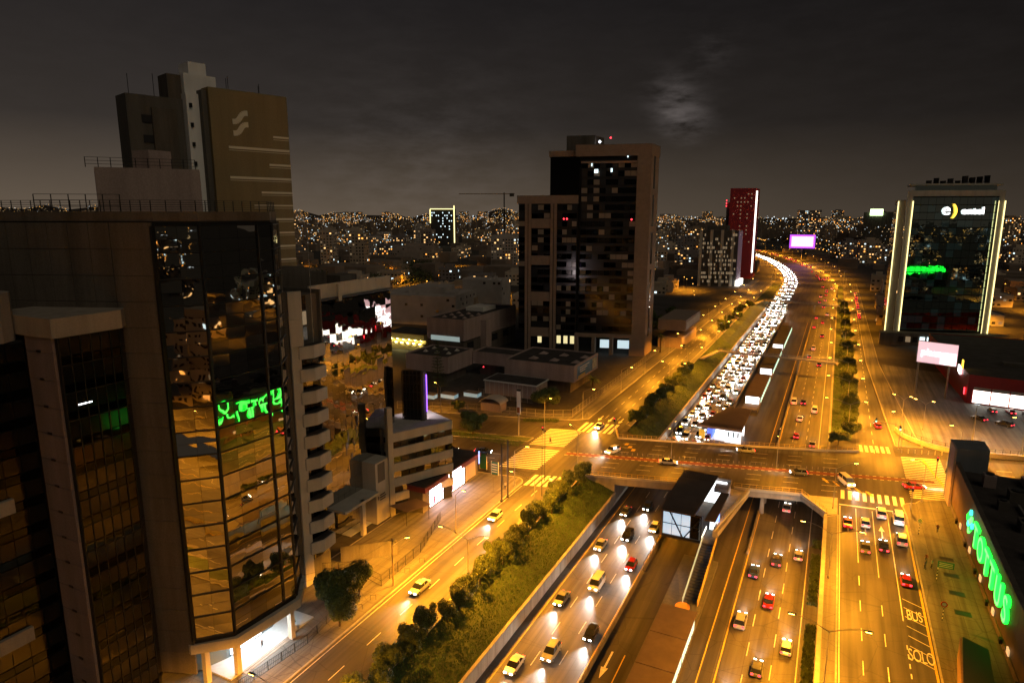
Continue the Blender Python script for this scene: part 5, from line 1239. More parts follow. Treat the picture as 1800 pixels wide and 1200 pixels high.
for k in range(15):
    z = 4+k*1.05; r = 3.4*(1-k/16.5)
    for j in range(9):
        a = j*.698+k*.35; p0 = Vector((-114.5,178,z)); p1 = p0+Vector((math.cos(a)*r,math.sin(a)*r,r*.22)); m.tube(p0,p1,.05,4,.02)
        for s in range(14):
            q = p0.lerp(p1,.25+.75*s/14); dv = Vector((rnd.uniform(-.3,.3),rnd.uniform(-.3,.3),rnd.uniform(.05,.35))); m.add([q,q+dv,q+dv+Vector((.09,.05,-.1))],[(0,1,2)],0)
m.build('foliage', LEAF2, cn)
def palm(x,y,h,label):
    t = thing('palm_tree',label,'tree',(x,y,0)); MB().tube((x,y,0),(x,y,h),.35,8,.25).build('trunk',BARK,t); m = MB()
    for j in range(22):
        a = j*.2856; el = rnd.uniform(.1,1.0); prev = Vector((x,y,h)); d = Vector((math.cos(a)*math.cos(el),math.sin(a)*math.cos(el),math.sin(el)))
        for s in range(6):
            q = prev+d*.62; side = d.cross(Vector((0,0,1))).normalized()*.42*(1-s/7); m.add([prev-side*.9,prev+side*.9,q+side,q-side],[(0,1,2,3)]); d = (d+Vector((0,0,-.24))).normalized(); prev = q
    m.build('fronds',LEAF,t)
palm(-66.5,283,7,'palm tree beside the stone pier of the central tower'); palm(-73.5,214,2.6,'low palm beside the raised hall by the fence')
hd = MB()
for i in range(2600):
    x = rnd.uniform(-79,-69.5); y = 168.5+(x+79)*.42+rnd.uniform(-.6,.6); p = Vector((x,y,rnd.uniform(.1,.9))); s=.16
    hd.add([p+Vector((rnd.uniform(-s,s),rnd.uniform(-s,s),rnd.uniform(-s,s))) for _ in range(4)],[(0,1,2,3)])
tag(hd.build('hedge',LEAF2),'low clipped hedge in the kerbed bed outside the exhibition fence','hedge')

# ================================================================ vehicles
def car_meshes(kind):
    L,W,H = {'sedan':(4.4,1.72,1.45),'hatch':(3.8,1.66,1.50),'suv':(4.5,1.82,1.75),'van':(4.9,1.9,2.1)}[kind]
    hl,hw = L/2,W/2
    body = MB(); st_ = [(-hl,.80,.42,.72),(-hl+.12,.95,.28,.86),(-hl+.7,1,.22,.92),(0,1,.22,.90),(hl-1.1,1,.22,.86),(hl-.25,.93,.26,.74),(hl,.78,.36,.62)]
    rings = []
    for y,k,za,zb in st_:
        zb = zb*H/1.45; w = hw*k; rings.append([(-w*.9,y,za),(w*.9,y,za),(w,y,za+.16),(w,y,(za+zb)/2+.06),(w*.93,y,zb),(-w*.93,y,zb),(-w,y,(za+zb)/2+.06),(-w,y,za+.16)])
    vs_ = [p for r_ in rings for p in r_]; fs = []
    for i in range(len(rings)-1):
        for j in range(8): fs.append((i*8+j,i*8+(j+1)%8,(i+1)*8+(j+1)%8,(i+1)*8+j))
    fs += [tuple(range(7,-1,-1)), tuple(range((len(rings)-1)*8,len(rings)*8))]
    body.add(vs_,fs)
    r0 = {'sedan':(-1.55,-.85,.35,1.15),'hatch':(-1.78,-1.45,.25,1.0),'suv':(-2.1,-1.75,.35,1.15),'van':(-2.35,-2.2,1.1,1.8)}[kind]
    zb,zt = .88*H/1.45, H
    glass = MB(); wb,wt = hw*.90,hw*.72
    glass.add([(-wb,r0[0],zb),(wb,r0[0],zb),(wb,r0[3],zb),(-wb,r0[3],zb),(-wt,r0[1],zt-.04),(wt,r0[1],zt-.04),(wt,r0[2],zt-.04),(-wt,r0[2],zt-.04)],[(0,1,5,4),(1,2,6,5),(2,3,7,6),(3,0,4,7)])
    roof = MB().add([(-wt-.02,r0[1]-.05,zt-.05),(wt+.02,r0[1]-.05,zt-.05),(wt+.02,r0[2]+.05,zt-.05),(-wt-.02,r0[2]+.05,zt-.05),(-wt*.9,r0[1]+.1,zt),(wt*.9,r0[1]+.1,zt),(wt*.9,r0[2]-.1,zt),(-wt*.9,r0[2]-.1,zt)],[(4,5,6,7),(0,1,5,4),(1,2,6,5),(2,3,7,6),(3,0,4,7)])
    for sx in (-1,1): roof.bar((sx*wb,(r0[0]+r0[3])/2,zb),(sx*wt,(r0[1]+r0[2])/2,zt-.04),.08,.09)
    wheel = MB().tube((-.1,0,0),(.1,0,0),.31,12); rim = MB().tube((-.11,0,0),(.11,0,0),.18,10)
    return dict(L=L,W=W,H=H,body=body,glass=glass,roof=roof,wheel=wheel,rim=rim,wy=(-hl+.78,hl-.80),hl=hl,hw=hw)
PAINT = [mat('car_paint_'+n,c_,.28,metal=.25,spec=.6) for n,c_ in (('white',(.72,.72,.70)),('silver',(.38,.39,.40)),('black',(.02,.02,.022)),('red',(.36,.02,.02)),('blue',(.03,.06,.22)),('grey',(.12,.125,.13)))]
CGL = mat('car_glass',(.02,.022,.025),.05,spec=.8); TYRE = mat('tyre_rubber',(.015,.015,.015),.85); RIM = mat('alloy_rim',(.4,.4,.4),.3,metal=.8)
KINDS = {k:car_meshes(k) for k in ('sedan','hatch','suv','van')}
CM = {}
def near_car(x,y,z,rz,kind,paint,label,cat='car',group=None,head=True,beam=1800,brake=1.0):
    K_ = KINDS[kind]; t = thing('car',label,cat,(x,y,z),group,rz)
    def sub(nm,mb,m,parent=t,loc=(0,0,0)):
        key=(nm,kind,m.name)
        if key not in CM: CM[key]=mb.mesh(nm,m,smooth=False)
        o = bpy.data.objects.new(nm,CM[key]); COL.objects.link(o); o.parent=parent; o.location=loc; return o
    sub('body',K_['body'],PAINT[paint]); sub('roof',K_['roof'],PAINT[paint]); sub('windows',K_['glass'],CGL)
    for wy in K_['wy']:
        for sx in (-1,1):
            w = sub('wheel',K_['wheel'],TYRE,t,(sx*(K_['hw']-.1),wy,.31)); sub('rim',K_['rim'],RIM,w)
    hl,hw = K_['hl'],K_['hw']
    for sx in (-1,1):
        sub('headlight',MB().box(-.2,.2,-.03,.05,-.09,.09),L_HEAD if head else RIM,t,(sx*(hw-.38),hl-.04,.60*K_['H']/1.45))
        sub('tail_light',MB().box(-.19,.19,-.04,.03,-.13,.13),L_TAIL,t,(sx*(hw-.32),-hl+.03,.70*K_['H']/1.45))
    if head and beam:
        beam *= 2.2
        l = bpy.data.lights.new('headlight_beam','SPOT'); l.energy=beam*HK; l.color=(1,.95,.86); l.spot_size=R(58); l.spot_blend=1.0; l.shadow_soft_size=.3
        o = bpy.data.objects.new('headlight_beam',l); COL.objects.link(o); o.parent=t; o.location=(0,hl+.15,.62); o.rotation_euler=(R(87),0,0)
    l = None
    return t
DOWN = math.pi
hw_cars = [(-37.9,78,'white'),(-34.1,83,'silver'),(-30.2,90,'white'),(-38.0,97,'yellow-lit'),(-34.0,104,''),(-30.3,113,''),(-38.0,118,''),(-34.2,124,''),(-30.2,130,''),(-37.8,135,''),(-34.1,139.5,'')]
cols = ['white','silver','black','red','blue','grey']
for i,(x,y,_) in enumerate(hw_cars):
    p = [0,1,2,5,0,3,1,2,0,5,4][i]; k = ['sedan','suv','hatch','sedan','van','hatch','sedan','suv','hatch','sedan','hatch'][i]
    lane = {-38:'wall-side lane',-34:'middle lane',-30:'busway-side lane'}[-38 if x<-36 else -34 if x<-32 else -30]
    near_car(x,y,FW+.01,DOWN,k,p,'%s %s, headlights on, %s before the overpass, %s' % (cols[p],{'suv':'off-roader','hatch':'hatchback'}.get(k,k),lane,['nearest the picture bottom','second nearest the bottom','nearest in its lane','second in its lane','second in its lane','second in its lane','third in its lane','third in its lane','third in its lane','at the bridge shadow','at the bridge shadow'][i]),'car','oncoming cars before the overpass',True,2600)
for i,(x,y) in enumerate(((-9.2,84),(-5.6,93),(-9.3,104),(-5.7,112),(-2.1,100),(-9.1,121),(-5.6,127),(-2.0,131),(-5.6,153))):
    p = [2,5,1,3,0,4,2,1,0][i]; near_car(x,y,FW+.01,0,['sedan','hatch','suv','sedan','hatch','sedan','suv','hatch','sedan'][i],p,'%s car, red tail lights, %s lane of the near receding side, %s' % (cols[p],{-9:'left',-6:'middle',-2:'right'}[round(x) if round(x) in (-9,-6,-2) else -9],['nearest the bottom','nearest in its lane','second in its lane','second in its lane','nearest in its lane','third in its lane','third in its lane','before the overpass','under the overpass'][i]),'car','receding cars before the overpass',True,900)
for i,(x,y,k,p,lab) in enumerate(((6.1,137,'sedan',3,'red sedan waiting in the leftmost lane at the stop line'),(9.2,138.5,'hatch',0,'white hatchback waiting in the second lane at the stop line'),(15.1,143,'van',0,'white van waiting by the kerb at the stop line'),(11.9,129.5,'sedan',2,'black sedan second in the queue of the third lane'),(15.0,133.5,'suv',1,'silver off-roader second in the kerb lane queue'),(14.6,118,'hatch',3,'red hatchback last in the kerb lane beside the vendors'),(8.9,127.5,'sedan',5,'grey sedan second in the second lane queue'),(12.2,144.5,'suv',0,'white off-roader at the stop line of the third lane'))):
    near_car(x,y,.012,0,k,p,lab,'car',None,True,700)
near_car(6.0,159,.02,R(205),'van',0,'white van turning off the avenue onto the right service road','van',None,True,1600)
near_car(19.5,163,.02,R(-70),'sedan',3,'red sedan turning across the big right crossing','car',None,True,900)
near_car(-47.5,155,.02,R(160),'suv',0,'white off-roader turning at the left end of the overpass','car',None,True,2600)
near_car(-33,153.5,.02,R(-76),'sedan',0,'white sedan crossing the overpass in the near lanes','car',None,True,1200)
near_car(-17,170.5,.02,R(104),'sedan',1,'silver sedan crossing the overpass beside the far railing','car',None,True,1200)
near_car(-4,160.3,.02,R(104),'hatch',5,'grey hatchback on the overpass near the red lane','car',None,True,1500)
near_car(-78.4,134.6,.02,R(-76),'hatch',0,'white hatchback stopped at the left crossing behind the green boards','car',None,True,300)
near_car(-77.0,140.2,.02,R(-76),'sedan',4,'dark blue sedan stopped at the left crossing','car',None,True,600)
near_car(-85.5,137.8,.02,R(-76),'sedan',2,'black sedan half hidden by the striped office','car',None,True,600)
near_car(-56.4,81,.012,DOWN,'sedan',1,'silver sedan with headlights on in the left street by the utility pole','car',None,True,2200)
near_car(-57.2,109,.012,DOWN,'hatch',0,'white hatchback with headlights on in the left street before the shop','car',None,True,2200)
near_car(-57.0,172.5,.02,DOWN,'sedan',0,'white sedan entering the crossing from the far left street','car',None,True,2000)
near_car(-60.0,300,.012,DOWN,'sedan',2,'black car parked on the far left street near the tower','car',None,False,0)
near_car(14.2,208,.012,R(8),'hatch',3,'red hatchback alone on the far right service road past the crossing','car',None,True,500)
for i,(x,y,r_,p) in enumerate(((41.5,229,40,2),(47,225.5,50,2),(46.5,240,10,5),(51.3,241,10,3),(55.5,240.5,8,2),(60,240,8,5),(64.5,239,8,1),(69,238.5,8,4))):
    near_car(x,y,.012,R(r_),['sedan','suv','hatch'][i%3],p,'%s car parked %s of the red store lot' % (cols[p],['nearest the entrance drive','beside the floodlight mast','first in the front row','second in the front row','third in the front row','fourth in the front row','fifth in the front row','sixth in the front row'][i]),'car',None,False,0)
# traffic too far away to show its parts: one mesh each
L_HEAD2 = mat('headlight_lens_dipped',(.8,.8,.8),emit=((1.0,.88,.66),7.0),sample=False)
def far_car_mesh(kind,paint):
    K_ = KINDS[kind]; mb = MB(); mb.add(K_['body'].v,K_['body'].f,0); mb.add(K_['glass'].v,K_['glass'].f,1); mb.add(K_['roof'].v,K_['roof'].f,0)
    for wy in K_['wy']:
        for sx in (-1,1):
            w = K_['wheel']; mb.add([(v[0]+sx*(K_['hw']-.1),v[1]+wy,v[2]+.31) for v in w.v],w.f,4)
    for sx in (-1,1):
        x=sx*(K_['hw']-.36); mb.box(x-.22,x+.22,K_['hl']-.05,K_['hl']+.06,.48,.74,2); mb.box(x-.2,x+.2,-K_['hl']-.05,-K_['hl']+.04,.62,.9,3)
    return mb.mesh('far_car',[PAINT[paint],CGL,L_HEAD2 if paint in (1,5,3) else L_HEAD,L_TAIL,TYRE])
FARC = [far_car_mesh(k,p) for k,p in (('sedan',0),('hatch',1),('suv',2),('van',0),('sedan',5),('hatch',3))]
def far_car(x,y,z,rz,label,group,beam=0):
    o = bpy.data.objects.new('car',rnd.choice(FARC)); COL.objects.link(o); o.location=(x,y,z); o.rotation_euler.z=rz; tag(o,label,'car',group)
    if beam:
        l = bpy.data.lights.new('headlight_beam','SPOT'); l.energy=beam*HK; l.color=(1,.95,.86); l.spot_size=R(90); l.spot_blend=.9; l.shadow_soft_size=.4
        b_ = bpy.data.objects.new('headlight_beam',l); COL.objects.link(b_); b_.parent=o; b_.location=(0,2.4,.7); b_.rotation_euler=(R(76),0,0)
jam = MB(); JAMN = 0
def stuff_car(x,y,z,rz,front):
    ca,sa = math.cos(rz),math.sin(rz)
    def tr(b,m_):
        jam.add([(x+v[0]*ca-v[1]*sa,y+v[0]*sa+v[1]*ca,z+v[2]) for v in b.v],b.f,m_)
    tr(MB().box(-.86,.86,-2.1,2.1,.25,.9),rnd.choice((0,4,5))); tr(MB().add([(-.8,-1.5,.9),(.8,-1.5,.9),(.8,1.1,.9),(-.8,1.1,.9),(-.62,-.9,1.45),(.62,-.9,1.45),(.62,.4,1.45),(-.62,.4,1.45)],[(0,1,5,4),(1,2,6,5),(2,3,7,6),(3,0,4,7),(4,5,6,7)]),1)
    for sx in (-1,1): tr(MB().box(sx*.55-.22,sx*.55+.22,2.09,2.16,.5,.76),2); tr(MB().box(sx*.6-.2,sx*.6+.2,-2.16,-2.09,.6,.88),3)
def road_c(y):
    for (y0,c0,_),(y1,c1,_) in zip(cpath,cpath[1:]):
        if y0 <= y <= y1: return c0+(c1-c0)*(y-y0)/(y1-y0)
    return -20
def road_z(y): return FW+.01 if y < 440 else (FW+(y-440)/182*6.0+.02 if y < 622 else .03)
for lane in (-39.0,-36.0,-33.0,-30.0):
    y = 182+rnd.uniform(0,5)
    while y < 1300:
        x = lane+rnd.uniform(-.3,.3)+(road_c(y)+20 if y>622 else 0)
        a = DOWN + (math.atan2(-(road_c(y+10)-road_c(y)),10) if y>622 else 0)
        if y < 520: lab,gr_ = 'car with headlights on in the dense jam beyond the overpass','oncoming jam between the overpass and the bend'
        else: lab,gr_ = 'distant car with headlights on in the jam round the bend','oncoming jam round the bend'
        if y < 520: far_car(x,y,road_z(y),a,lab,gr_,(2400 if y<330 else 3600) if rnd.random()<.62 else 0)
        else: stuff_car(x,y,road_z(y),a,True)
        y += 7+9*rnd.random()**2 if y < 520 else rnd.uniform(9,22)
for i,(x,y) in enumerate(((-9.6,246),(-6.6,247),(-6.7,226),(-2.7,238),(-6.7,207),(-2.1,201),(-3.4,314),(-4.1,391),(-8,330),(-7,352),(-9,420),(-5,440),(-9,455),(-3,470),(-6,500),(-9,520))):
    far_car(x,y,road_z(y),0,'car with red tail lights on the receding side between the overpass and the bend','receding cars past the overpass',700)
for i in range(70):
    y = rnd.uniform(530,1300); x = rnd.choice((-9,-5.6,-2.2))+(road_c(y)+20 if y>622 else 0)
    stuff_car(x,y,road_z(y),0,False)
tag(jam.build('distant_traffic',[PAINT[0],CGL,L_HEAD,L_TAIL,PAINT[1],PAINT[2]],kind='stuff'),'mass of distant cars with white and red lights round the bend','traffic')
for i in range(16): far_car(14.2+rnd.uniform(-.3,.3),430+i*9,.012,0,'car parked in the distant row along the right service road','parked row of the far right service road')

# ================================================================ people
def person_mesh(seed):
    r_ = random.Random(seed); me = bpy.data.meshes.new('person')
    st_ = r_.uniform(.08,.24)
    V = [(0,0,.95),(0,0,1.18),(0,.01,1.42),(0,.01,1.52),(0,.03,1.66),(.09,0,.90),(.10,st_,.50),(.10,st_*.6-.04,.07),(.10,st_*.6+.14,.04),(-.09,0,.90),(-.10,-st_*.5+.06,.50),(-.10,-st_-.05,.08),(-.10,-st_+.12,.04),(.19,0,1.40),(.24,-.05,1.12),(.24,.10,.88),(-.19,0,1.40),(-.24,.03,1.12),(-.24,.18,.92)]
    Ed = [(0,1),(1,2),(2,3),(3,4),(0,5),(5,6),(6,7),(7,8),(0,9),(9,10),(10,11),(11,12),(2,13),(13,14),(14,15),(2,16),(16,17),(17,18)]
    rad = [.14,.13,.14,.06,.115,.09,.065,.05,.045,.09,.065,.05,.045,.06,.05,.04,.06,.05,.04]
    me.from_pydata(V,Ed,[]); o = bpy.data.objects.new('person',me); COL.objects.link(o)
    md = o.modifiers.new('skin','SKIN'); 
    for i,rr in enumerate(rad): me.skin_vertices[0].data[i].radius=(rr,rr*.8)
    me.skin_vertices[0].data[0].use_root=True
    sb = o.modifiers.new('sub','SUBSURF'); sb.levels=1; sb.render_levels=1
    out = bpy.data.meshes.new_from_object(o.evaluated_get(bpy.context.evaluated_depsgraph_get())); bpy.data.objects.remove(o)
    top = mat('shirt_%d'%seed,[(.12,.12,.14),(.35,.33,.30),(.18,.06,.05)][seed%3],.8); leg = mat('trousers',(.03,.035,.05),.8); skin = mat('skin',(.38,.22,.15),.6); hair = mat('hair',(.02,.015,.012),.7)
    out.materials.clear()
    for m_ in (leg,top,skin,hair): out.materials.append(m_)
    for p in out.polygons:
        z = p.center.z; p.material_index = 0 if z<.93 and abs(p.center.x)<.2 else (3 if z>1.70 or (z>1.6 and p.center.y<0) else (2 if z>1.5 or (abs(p.center.x)>.2 and z<.98) else 1)); p.use_smooth=True
    return out
PM = [person_mesh(s) for s in (0,1,2)]
for i,(x,y,z,rz,lab) in enumerate(((-63.7,181,.12,0,'person in dark clothes standing on the far left pavement by the fence'),(-65.2,156,.02,2,'person walking over the left zebra crossing'),(-64.4,154.6,.02,2.2,'second person on the left zebra crossing, nearer the median'),(17.9,124.4,.12,1,'person at the kerb by the bus stop, nearest the road'),(18.9,125.2,.12,-2,'person by the bus stop facing the road'),(18.3,127.0,.12,3,'person by the bus stop, farthest of the three'),(27.0,176,.02,1.5,'person walking on the big right crossing'),(-61.8,122.5,.12,.5,'person on the left corner pavement near the masts'),(21.5,141,.12,0,'person walking on the right pavement near the store corner'),(-67.4,58.4,.33,1,'person on the white-lit floor of the tower entrance'))):
    o = bpy.data.objects.new('person',PM[i%3]); COL.objects.link(o); o.location=(x,y,z-.0); o.rotation_euler.z=rz; tag(o,lab,'person')

# ================================================================ the city beyond
WALLS = [mat('city_wall_%d'%i,c_,.85,noise=.2,nscale=.15) for i,c_ in enumerate(((.44,.37,.29),(.33,.28,.25),(.52,.45,.37),(.24,.22,.22),(.38,.30,.22),(.47,.44,.42)))]
FOOT = []
def city_block(x,y,w,dd,h,rz,lit,label,group,name='apartment_block',lights=(L_WARM,L_COOL,L_ORAN,L_DIM)):
    FOOT.append((x,y,math.hypot(w,dd)/2))
    mb = MB(); mb.box(-w/2,w/2,-dd/2,dd/2,0,h); 
    if rnd.random()<.6: mb.box(-w*.2,w*.25,-dd*.25,dd*.2,h,h+rnd.uniform(2,4))
    if rnd.random()<.5: mb.box(w*.28,w*.42,-dd*.3,-dd*.1,h,h+rnd.uniform(1,2.2))
    if y < 700:
        for _ in range(5):
            ax,ay,s_ = rnd.uniform(-.4,.4)*w,rnd.uniform(-.4,.4)*dd,rnd.uniform(.4,1.1); mb.box(ax-s_,ax+s_,ay-s_*.8,ay+s_*.8,h,h+rnd.uniform(.6,1.8))
    for sx in (-1,1): mb.box(sx*w/2-(.15 if sx>0 else 0),sx*w/2+(.15 if sx<0 else 0),-dd/2,dd/2,h,h+.8)
    o = mb.build(name,rnd.choice(WALLS)); o.location=(x,y,0); o.rotation_euler.z=rz; tag(o,label,'building',group)
    wm = MB(); nf = max(1,int(h/3.1)); 
    for f,(px,py,ux,uy,ln) in enumerate(((-w/2,-dd/2,1,0,w),(w/2,-dd/2,0,1,dd),(w/2,dd/2,-1,0,w),(-w/2,dd/2,0,-1,dd))):
        n = max(1,int(ln/2.9)); nx_,ny_ = uy*.05,-ux*.05
        for k in range(nf):
            for i in range(n):
                r_ = rnd.random()
                if r_ > (.82 if lit > .04 else .12): continue
                m_ = 0 if rnd.random()>lit else rnd.choice((1,1,2,3,4,4,4))
                s0 = (i+.22)*ln/n; s1 = (i+.75)*ln/n; za = k*3.1+1.0; zb = za+1.4
                ax,ay = px+ux*s0+nx_,py+uy*s0+ny_; bx,by = px+ux*s1+nx_,py+uy*s1+ny_
                wm.quad((ax,ay,za),(bx,by,za),(bx,by,zb),(ax,ay,zb),m_)
    me = wm.mesh('windows',[WINDK]+list(lights)); c_ = bpy.data.objects.new('windows',me); COL.objects.link(c_); c_.parent=o; c_['kind']='stuff'
    return o
def clear(x,y,r=14):
    if y < 640 and -75-r < x < 20+r: return False
    if y >= 600 and abs(x-road_c(min(y,1440)))<52+r: return False
    for x0,x1,y0,y1 in ((-160,-58,120,400),(15,135,150,345),(15,75,340,400),(-120,-60,560,690),(-190,-155,225,290),(-120,-60,30,135),(-150,-105,85,140),(-720,-640,1050,1110),(-145,-105,950,990),(-80,-45,890,910)):
        if x0-r<x<x1+r and y0-r<y<y1+r: return False
    return True
def place(n,xr,yr,wr,hr,lit,label,group,r=12,rz=14,name='apartment_block'):
    done=[]
    for _ in range(n*30):
        if len(done)>=n: break
        x,y = rnd.uniform(*xr),rnd.uniform(*yr)
        if not clear(x,y,r) or any(abs(x-a)<r*1.5 and abs(y-b_)<r*1.5 for a,b_ in done): continue
        done.append((x,y)); city_block(x,y,rnd.uniform(*wr),rnd.uniform(*wr),rnd.uniform(*hr),R(rz+rnd.uniform(-4,4)),lit,label,group,name)
# quarter of low houses left of the central tower
city_block(-208,318,46,40,16,R(10),.02,'large pale windowless block behind the cream block','')
city_block(-186,345,24,18,22,R(10),.03,'upper storeys with white roof room above the large pale block','')
city_block(-470,684,52,16,21,R(26),.03,'long far block with one brightly lit stair column','')
place(34,(-420,-170),(250,560),(12,20),(5,11),.20,'low flat-roofed house in the quarter left of the central tower','houses left of the central tower',13,12,'house')
place(16,(-175,-115),(400,560),(10,18),(5,9),.18,'low house between the central tower and the ribbed office','houses past the central tower',12,12,'house')
place(26,(60,330),(300,620),(14,26),(5,12),.18,'low building in the dark quarter right of the framed glass tower','buildings right of the framed tower',15,14,'house')
place(12,(22,60),(410,620),(9,15),(6,12),.12,'small roadside building along the far right service road','roadside buildings past the framed tower',9,2,'house')
place(44,(-1150,-300),(600,1300),(16,28),(10,34),.36,'mid-rise apartment block in the middle distance left of the central tower','middle-distance blocks, left',20)
place(26,(-330,-110),(620,1300),(16,28),(10,38),.34,'mid-rise apartment block behind the red tower','middle-distance blocks, centre',20)
place(34,(10,520),(640,1350),(16,30),(9,30),.32,'mid-rise block in the middle distance right of the bend','middle-distance blocks, right',22)
place(60,(-2600,-500),(1300,2700),(22,40),(24,72),.42,'far high-rise block below the hills, scattered lit windows','far high-rises, left',34)
place(50,(-700,800),(1350,2700),(22,40),(22,70),.42,'far high-rise block on the horizon beyond the bend','far high-rises, right',34)
place(14,(-1000,-420),(500,900),(12,16),(34,52),.20,'slim far apartment tower with blank side walls','slim far towers',16)
# lights and roofs too many to count
def dotfield(name,label,n,fn,mats,kind='stuff'):
    mb = MB()
    for i in range(n):
        x,y,z,r_,m_ = fn()
        mb.ball((x,y,z),r_,m_)
    o = mb.build(name,mats); tag(o,label,'lights',None,kind); return o
def polar(d0,d1,a0,a1,pw=1.0):
    while True:
        d_ = d0+(d1-d0)*rnd.random()**pw; a_ = R(rnd.uniform(a0,a1)); x,y = -math.sin(a_)*d_,math.cos(a_)*d_
        if clear(x,y,2): return x,y,d_
STL = [(polar(420,1500,-22,70,1.1)[:2],R(rnd.choice((14,104))+rnd.uniform(-6,6)),rnd.uniform(60,240)) for _ in range(46)]
def f1():
    for _ in range(60):
        (x,y),a_,ln = rnd.choice(STL); s_ = round(rnd.uniform(-ln,ln)/24)*24; x += math.cos(a_)*s_; y += math.sin(a_)*s_; d_ = math.hypot(x,y)
        if clear(x,y,2) and d_ > 380: return (x,y,8.0,.16+d_*.00042,0 if rnd.random()<.85 else 1)
    x,y,d_ = polar(420,1500,-22,72,1.2); return (x,y,rnd.uniform(4,9),.16+d_*.00042,0 if rnd.random()<.72 else 1)
CL = [polar(1000,5000,-24,74,1.2)+(rnd.choice((0,0,1,2)),rnd.uniform(25,160)) for _ in range(260)]
def f2():
    s_ = .00026*(1+2.2*rnd.random()**5)
    if rnd.random() < .35:
        x,y,d_ = polar(1000,5200,-24,74,1.3); return (x,y,rnd.uniform(4,44),d_*s_,rnd.choice((0,0,1,1,2)))
    while True:
        x0,y0,d_,c_,sp = rnd.choice(CL); x,y = x0+rnd.gauss(0,sp),y0+rnd.gauss(0,sp)
        if clear(x,y,2): return (x,y,rnd.uniform(4,40),d_*s_,c_ if rnd.random()<.75 else rnd.choice((0,1,2)))
L_F1 = mat('far_lamp_orange',(.3,.2,.1),emit=((1.0,.46,.09),3.2),sample=False); L_F2 = mat('far_lamp_white',(.3,.3,.3),emit=((.85,.95,1.0),1.8),sample=False); L_F3 = mat('far_lamp_amber',(.3,.2,.1),emit=((1.0,.68,.32),1.0),sample=False)
dotfield('street_lights','sodium lights of the side streets in the middle distance',900,f1,[L_F1,L_F2])
dotfield('city_lights','countless tiny lights of the city out to the horizon',7000,f2,[L_F3,L_F2,L_F1])
roofs = MB()
for i in range(2600):
    x,y,d_ = polar(620,5000,-24,74,1.1); w = rnd.uniform(10,30); h = rnd.uniform(5,14) if d_<1500 else rnd.uniform(6,38); roofs.box(x-w/2,x+w/2,y-w/2,y+w/2,0,h)
tag(roofs.build('city_roofs',mat('far_roofs',(.26,.21,.17),.9,noise=.4,nscale=.02),kind='stuff'),'mass of low roofs spreading to the horizon','roofs')
# hills with a hillside town
hv = []; hf = []; NA,ND = 90,9
prof = lambda a_: 8+ (95*max(0,min(1,(a_-33)/22)) + 38*math.sin(a_*.9)**2 + 14*math.sin(a_*2.3+1)) * (1 if a_>33 else 0) + (120*math.exp(-((a_-27.0)/1.6)**2)) + 40*math.exp(-((a_-31.5)/1.5)**2)
for i in range(NA+1):
    a_ = -30+112*i/NA
    for j in range(ND+1):
        d_ = 5200+j*320; t = math.sin(math.pi*min(1,j/ND)*.5); hv.append((-math.sin(R(a_))*d_,math.cos(R(a_))*d_,-6+max(0,prof(a_))*t))
for i in range(NA):
    for j in range(ND): hf.append((i*(ND+1)+j,i*(ND+1)+j+1,(i+1)*(ND+1)+j+1,(i+1)*(ND+1)+j))
struct('hills',MB().add(hv,hf),mat('hill_soil',(.07,.055,.045),.95,noise=.3,nscale=.004))
def f3():
    while True:
        a_ = rnd.uniform(24,76)
        if prof(a_) < 45: continue
        j = rnd.uniform(.5,8); d_ = 5200+j*320; z = -6+prof(a_)*math.sin(math.pi*min(1,j/ND)*.5)+5
        return (-math.sin(R(a_))*d_*.995,math.cos(R(a_))*d_*.995,z,1.2+2.6*rnd.random()**3,rnd.choice((0,0,2,2,1)))
dotfield('hillside_lights','tiny orange lights of the hillside town on the left horizon',2400,f3,[L_F3,L_F2,L_F1])
wd = MB()
for i in range(9000):
    a_ = R(rnd.uniform(33,46)); d_ = rnd.uniform(560,800); x,y = -math.sin(a_)*d_,math.cos(a_)*d_; h = 7+4*math.sin(x*.11)*math.cos(y*.09); p = Vector((x,y,rnd.uniform(1,h))); s = 1.1
    wd.add([p+Vector((rnd.uniform(-s,s),rnd.uniform(-s,s),rnd.uniform(-s,s))) for _ in range(4)],[(0,1,2,3)])
tag(wd.build('wood',LEAF2,kind='stuff'),'dark belt of park trees in front of the far apartment blocks','wood')
for k in range(84):
    while True:
        x,y,d_ = polar(230,800,6,62)
        if k > 50: x,y = rnd.uniform(70,330),rnd.uniform(320,640)
        if not clear(x,y,2) or any(math.hypot(x-a,y-b_)<r_+1.0 for a,b_,r_ in FOOT): continue
        break
    t = thing('street_lamp','side-street sodium lamp glowing among the houses in the middle distance','street lamp',(x,y,0),'side-street lamps among the houses')
    MB().tube((x,y,0),(x,y,9.5),.1,6).build('pole',GALV,t); MB().ball((x,y,9.6),.36).build('lens',L_SODF,t); lamp_light(t,(x,y,9.2),13000)
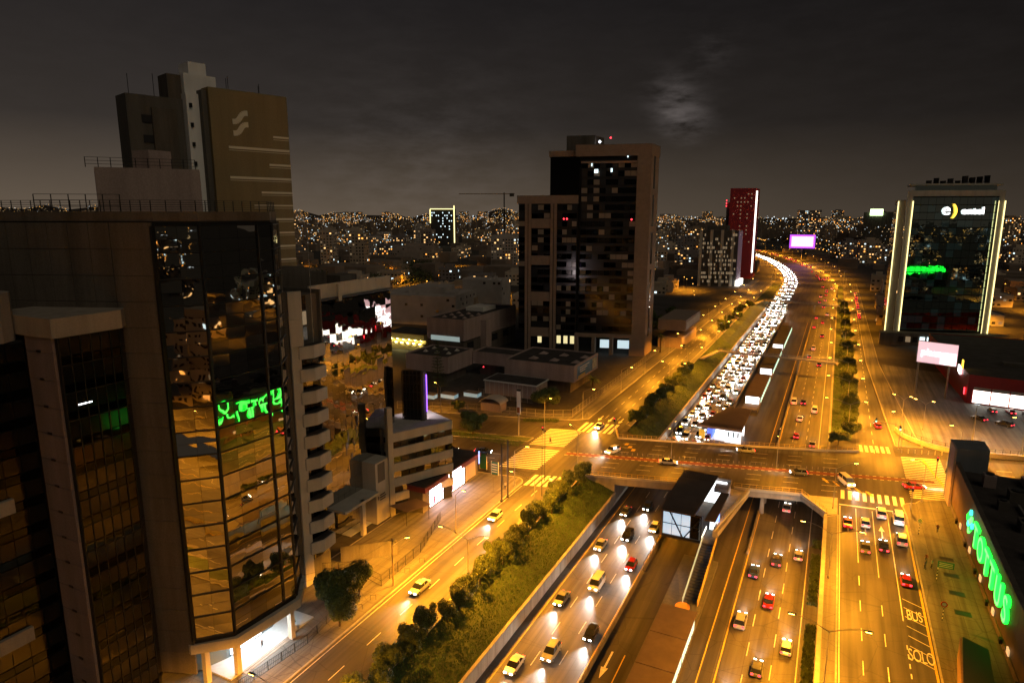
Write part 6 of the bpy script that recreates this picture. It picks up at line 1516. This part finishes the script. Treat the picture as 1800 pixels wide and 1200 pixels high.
# quarter out of frame on the right (it shows in the framed tower and the mirror tower)
place(22,(135,430),(-60,300),(16,30),(8,24),.34,'block in the lit quarter right of the parking lot','blocks right of the parking lot',20)
gs = thing('unseen_green_sign_store','unseen store added for its long green sign reflected in the framed tower','store',(205,118,0))  # out-of-view store added to give the tower glass its green reflection
MB().box(185,225,90,118,0,17).build('wall',GREYD,gs)
for i in range(7): MB().box(188+i*5,192+i*5,118.1,118.4,11,15.5).build('sign_panel',L_GREEN,gs)
for k,(x,y) in enumerate(((140,180),(170,150),(150,230),(190,200),(230,160),(210,250),(260,220),(130,275),(180,300),(240,300),(300,260),(150,120))):
    t = thing('street_lamp','sodium street lamp in the quarter right of the parking lot','street lamp',(x,y,0),'lamps right of the parking lot'); MB().tube((x,y,0),(x,y,8.5),.1,6).build('pole',GALV,t); MB().ball((x,y,8.6),.35).build('lens',L_SODF,t); lamp_light(t,(x,y,8.2),4600)
# the city goes on behind the viewpoint (it shows in the mirror glass)
place(22,(40,420),(-900,-120),(18,34),(10,34),.30,'block in the city behind the viewpoint','blocks behind the viewpoint',22)
place(22,(-520,-100),(-900,-120),(18,34),(10,34),.30,'block in the city behind the viewpoint','blocks behind the viewpoint',22)
def f4():
    d_ = rnd.uniform(200,1800); a_ = rnd.uniform(0,6.28); x,y = math.cos(a_)*d_,-abs(math.sin(a_))*d_-60; return (x,y,rnd.uniform(4,30),.3+d_*.0007,rnd.choice((0,1,2,2)))
dotfield('city_lights','scattered lights of the city behind the viewpoint',900,f4,[L_F3,L_F2,L_F1])
for k,(x,y,w,dd,h) in enumerate(((45,20,34,50,14),(48,-50,36,60,26),(-95,-30,36,60,22),(-20,-330,120,60,30))): city_block(x,y,w,dd,h,0,.25,'block on the avenue behind the viewpoint','blocks behind the viewpoint')

for k in range(24):
    y = 585+k//2*52; s_ = -1 if k%2 else 1; x = (road_c(y) if y > 622 else -20)+s_*27.5
    t = thing('street_lamp','distant sodium lamp on a tall pole along the bend of the expressway','street lamp',(x,y,0),'lamps round the far bend')
    MB().tube((x,y,0),(x,y,11),.13,6).build('pole',GALV,t); MB().bar((x,y,11),(x-s_*4,y,11.3),.12).build('bracket',GALV,t); MB().ball((x-s_*4,y,11.2),.5,0,.5).build('lens',L_SODF,t); lamp_light(t,(x-s_*4,y,10.8),9000)
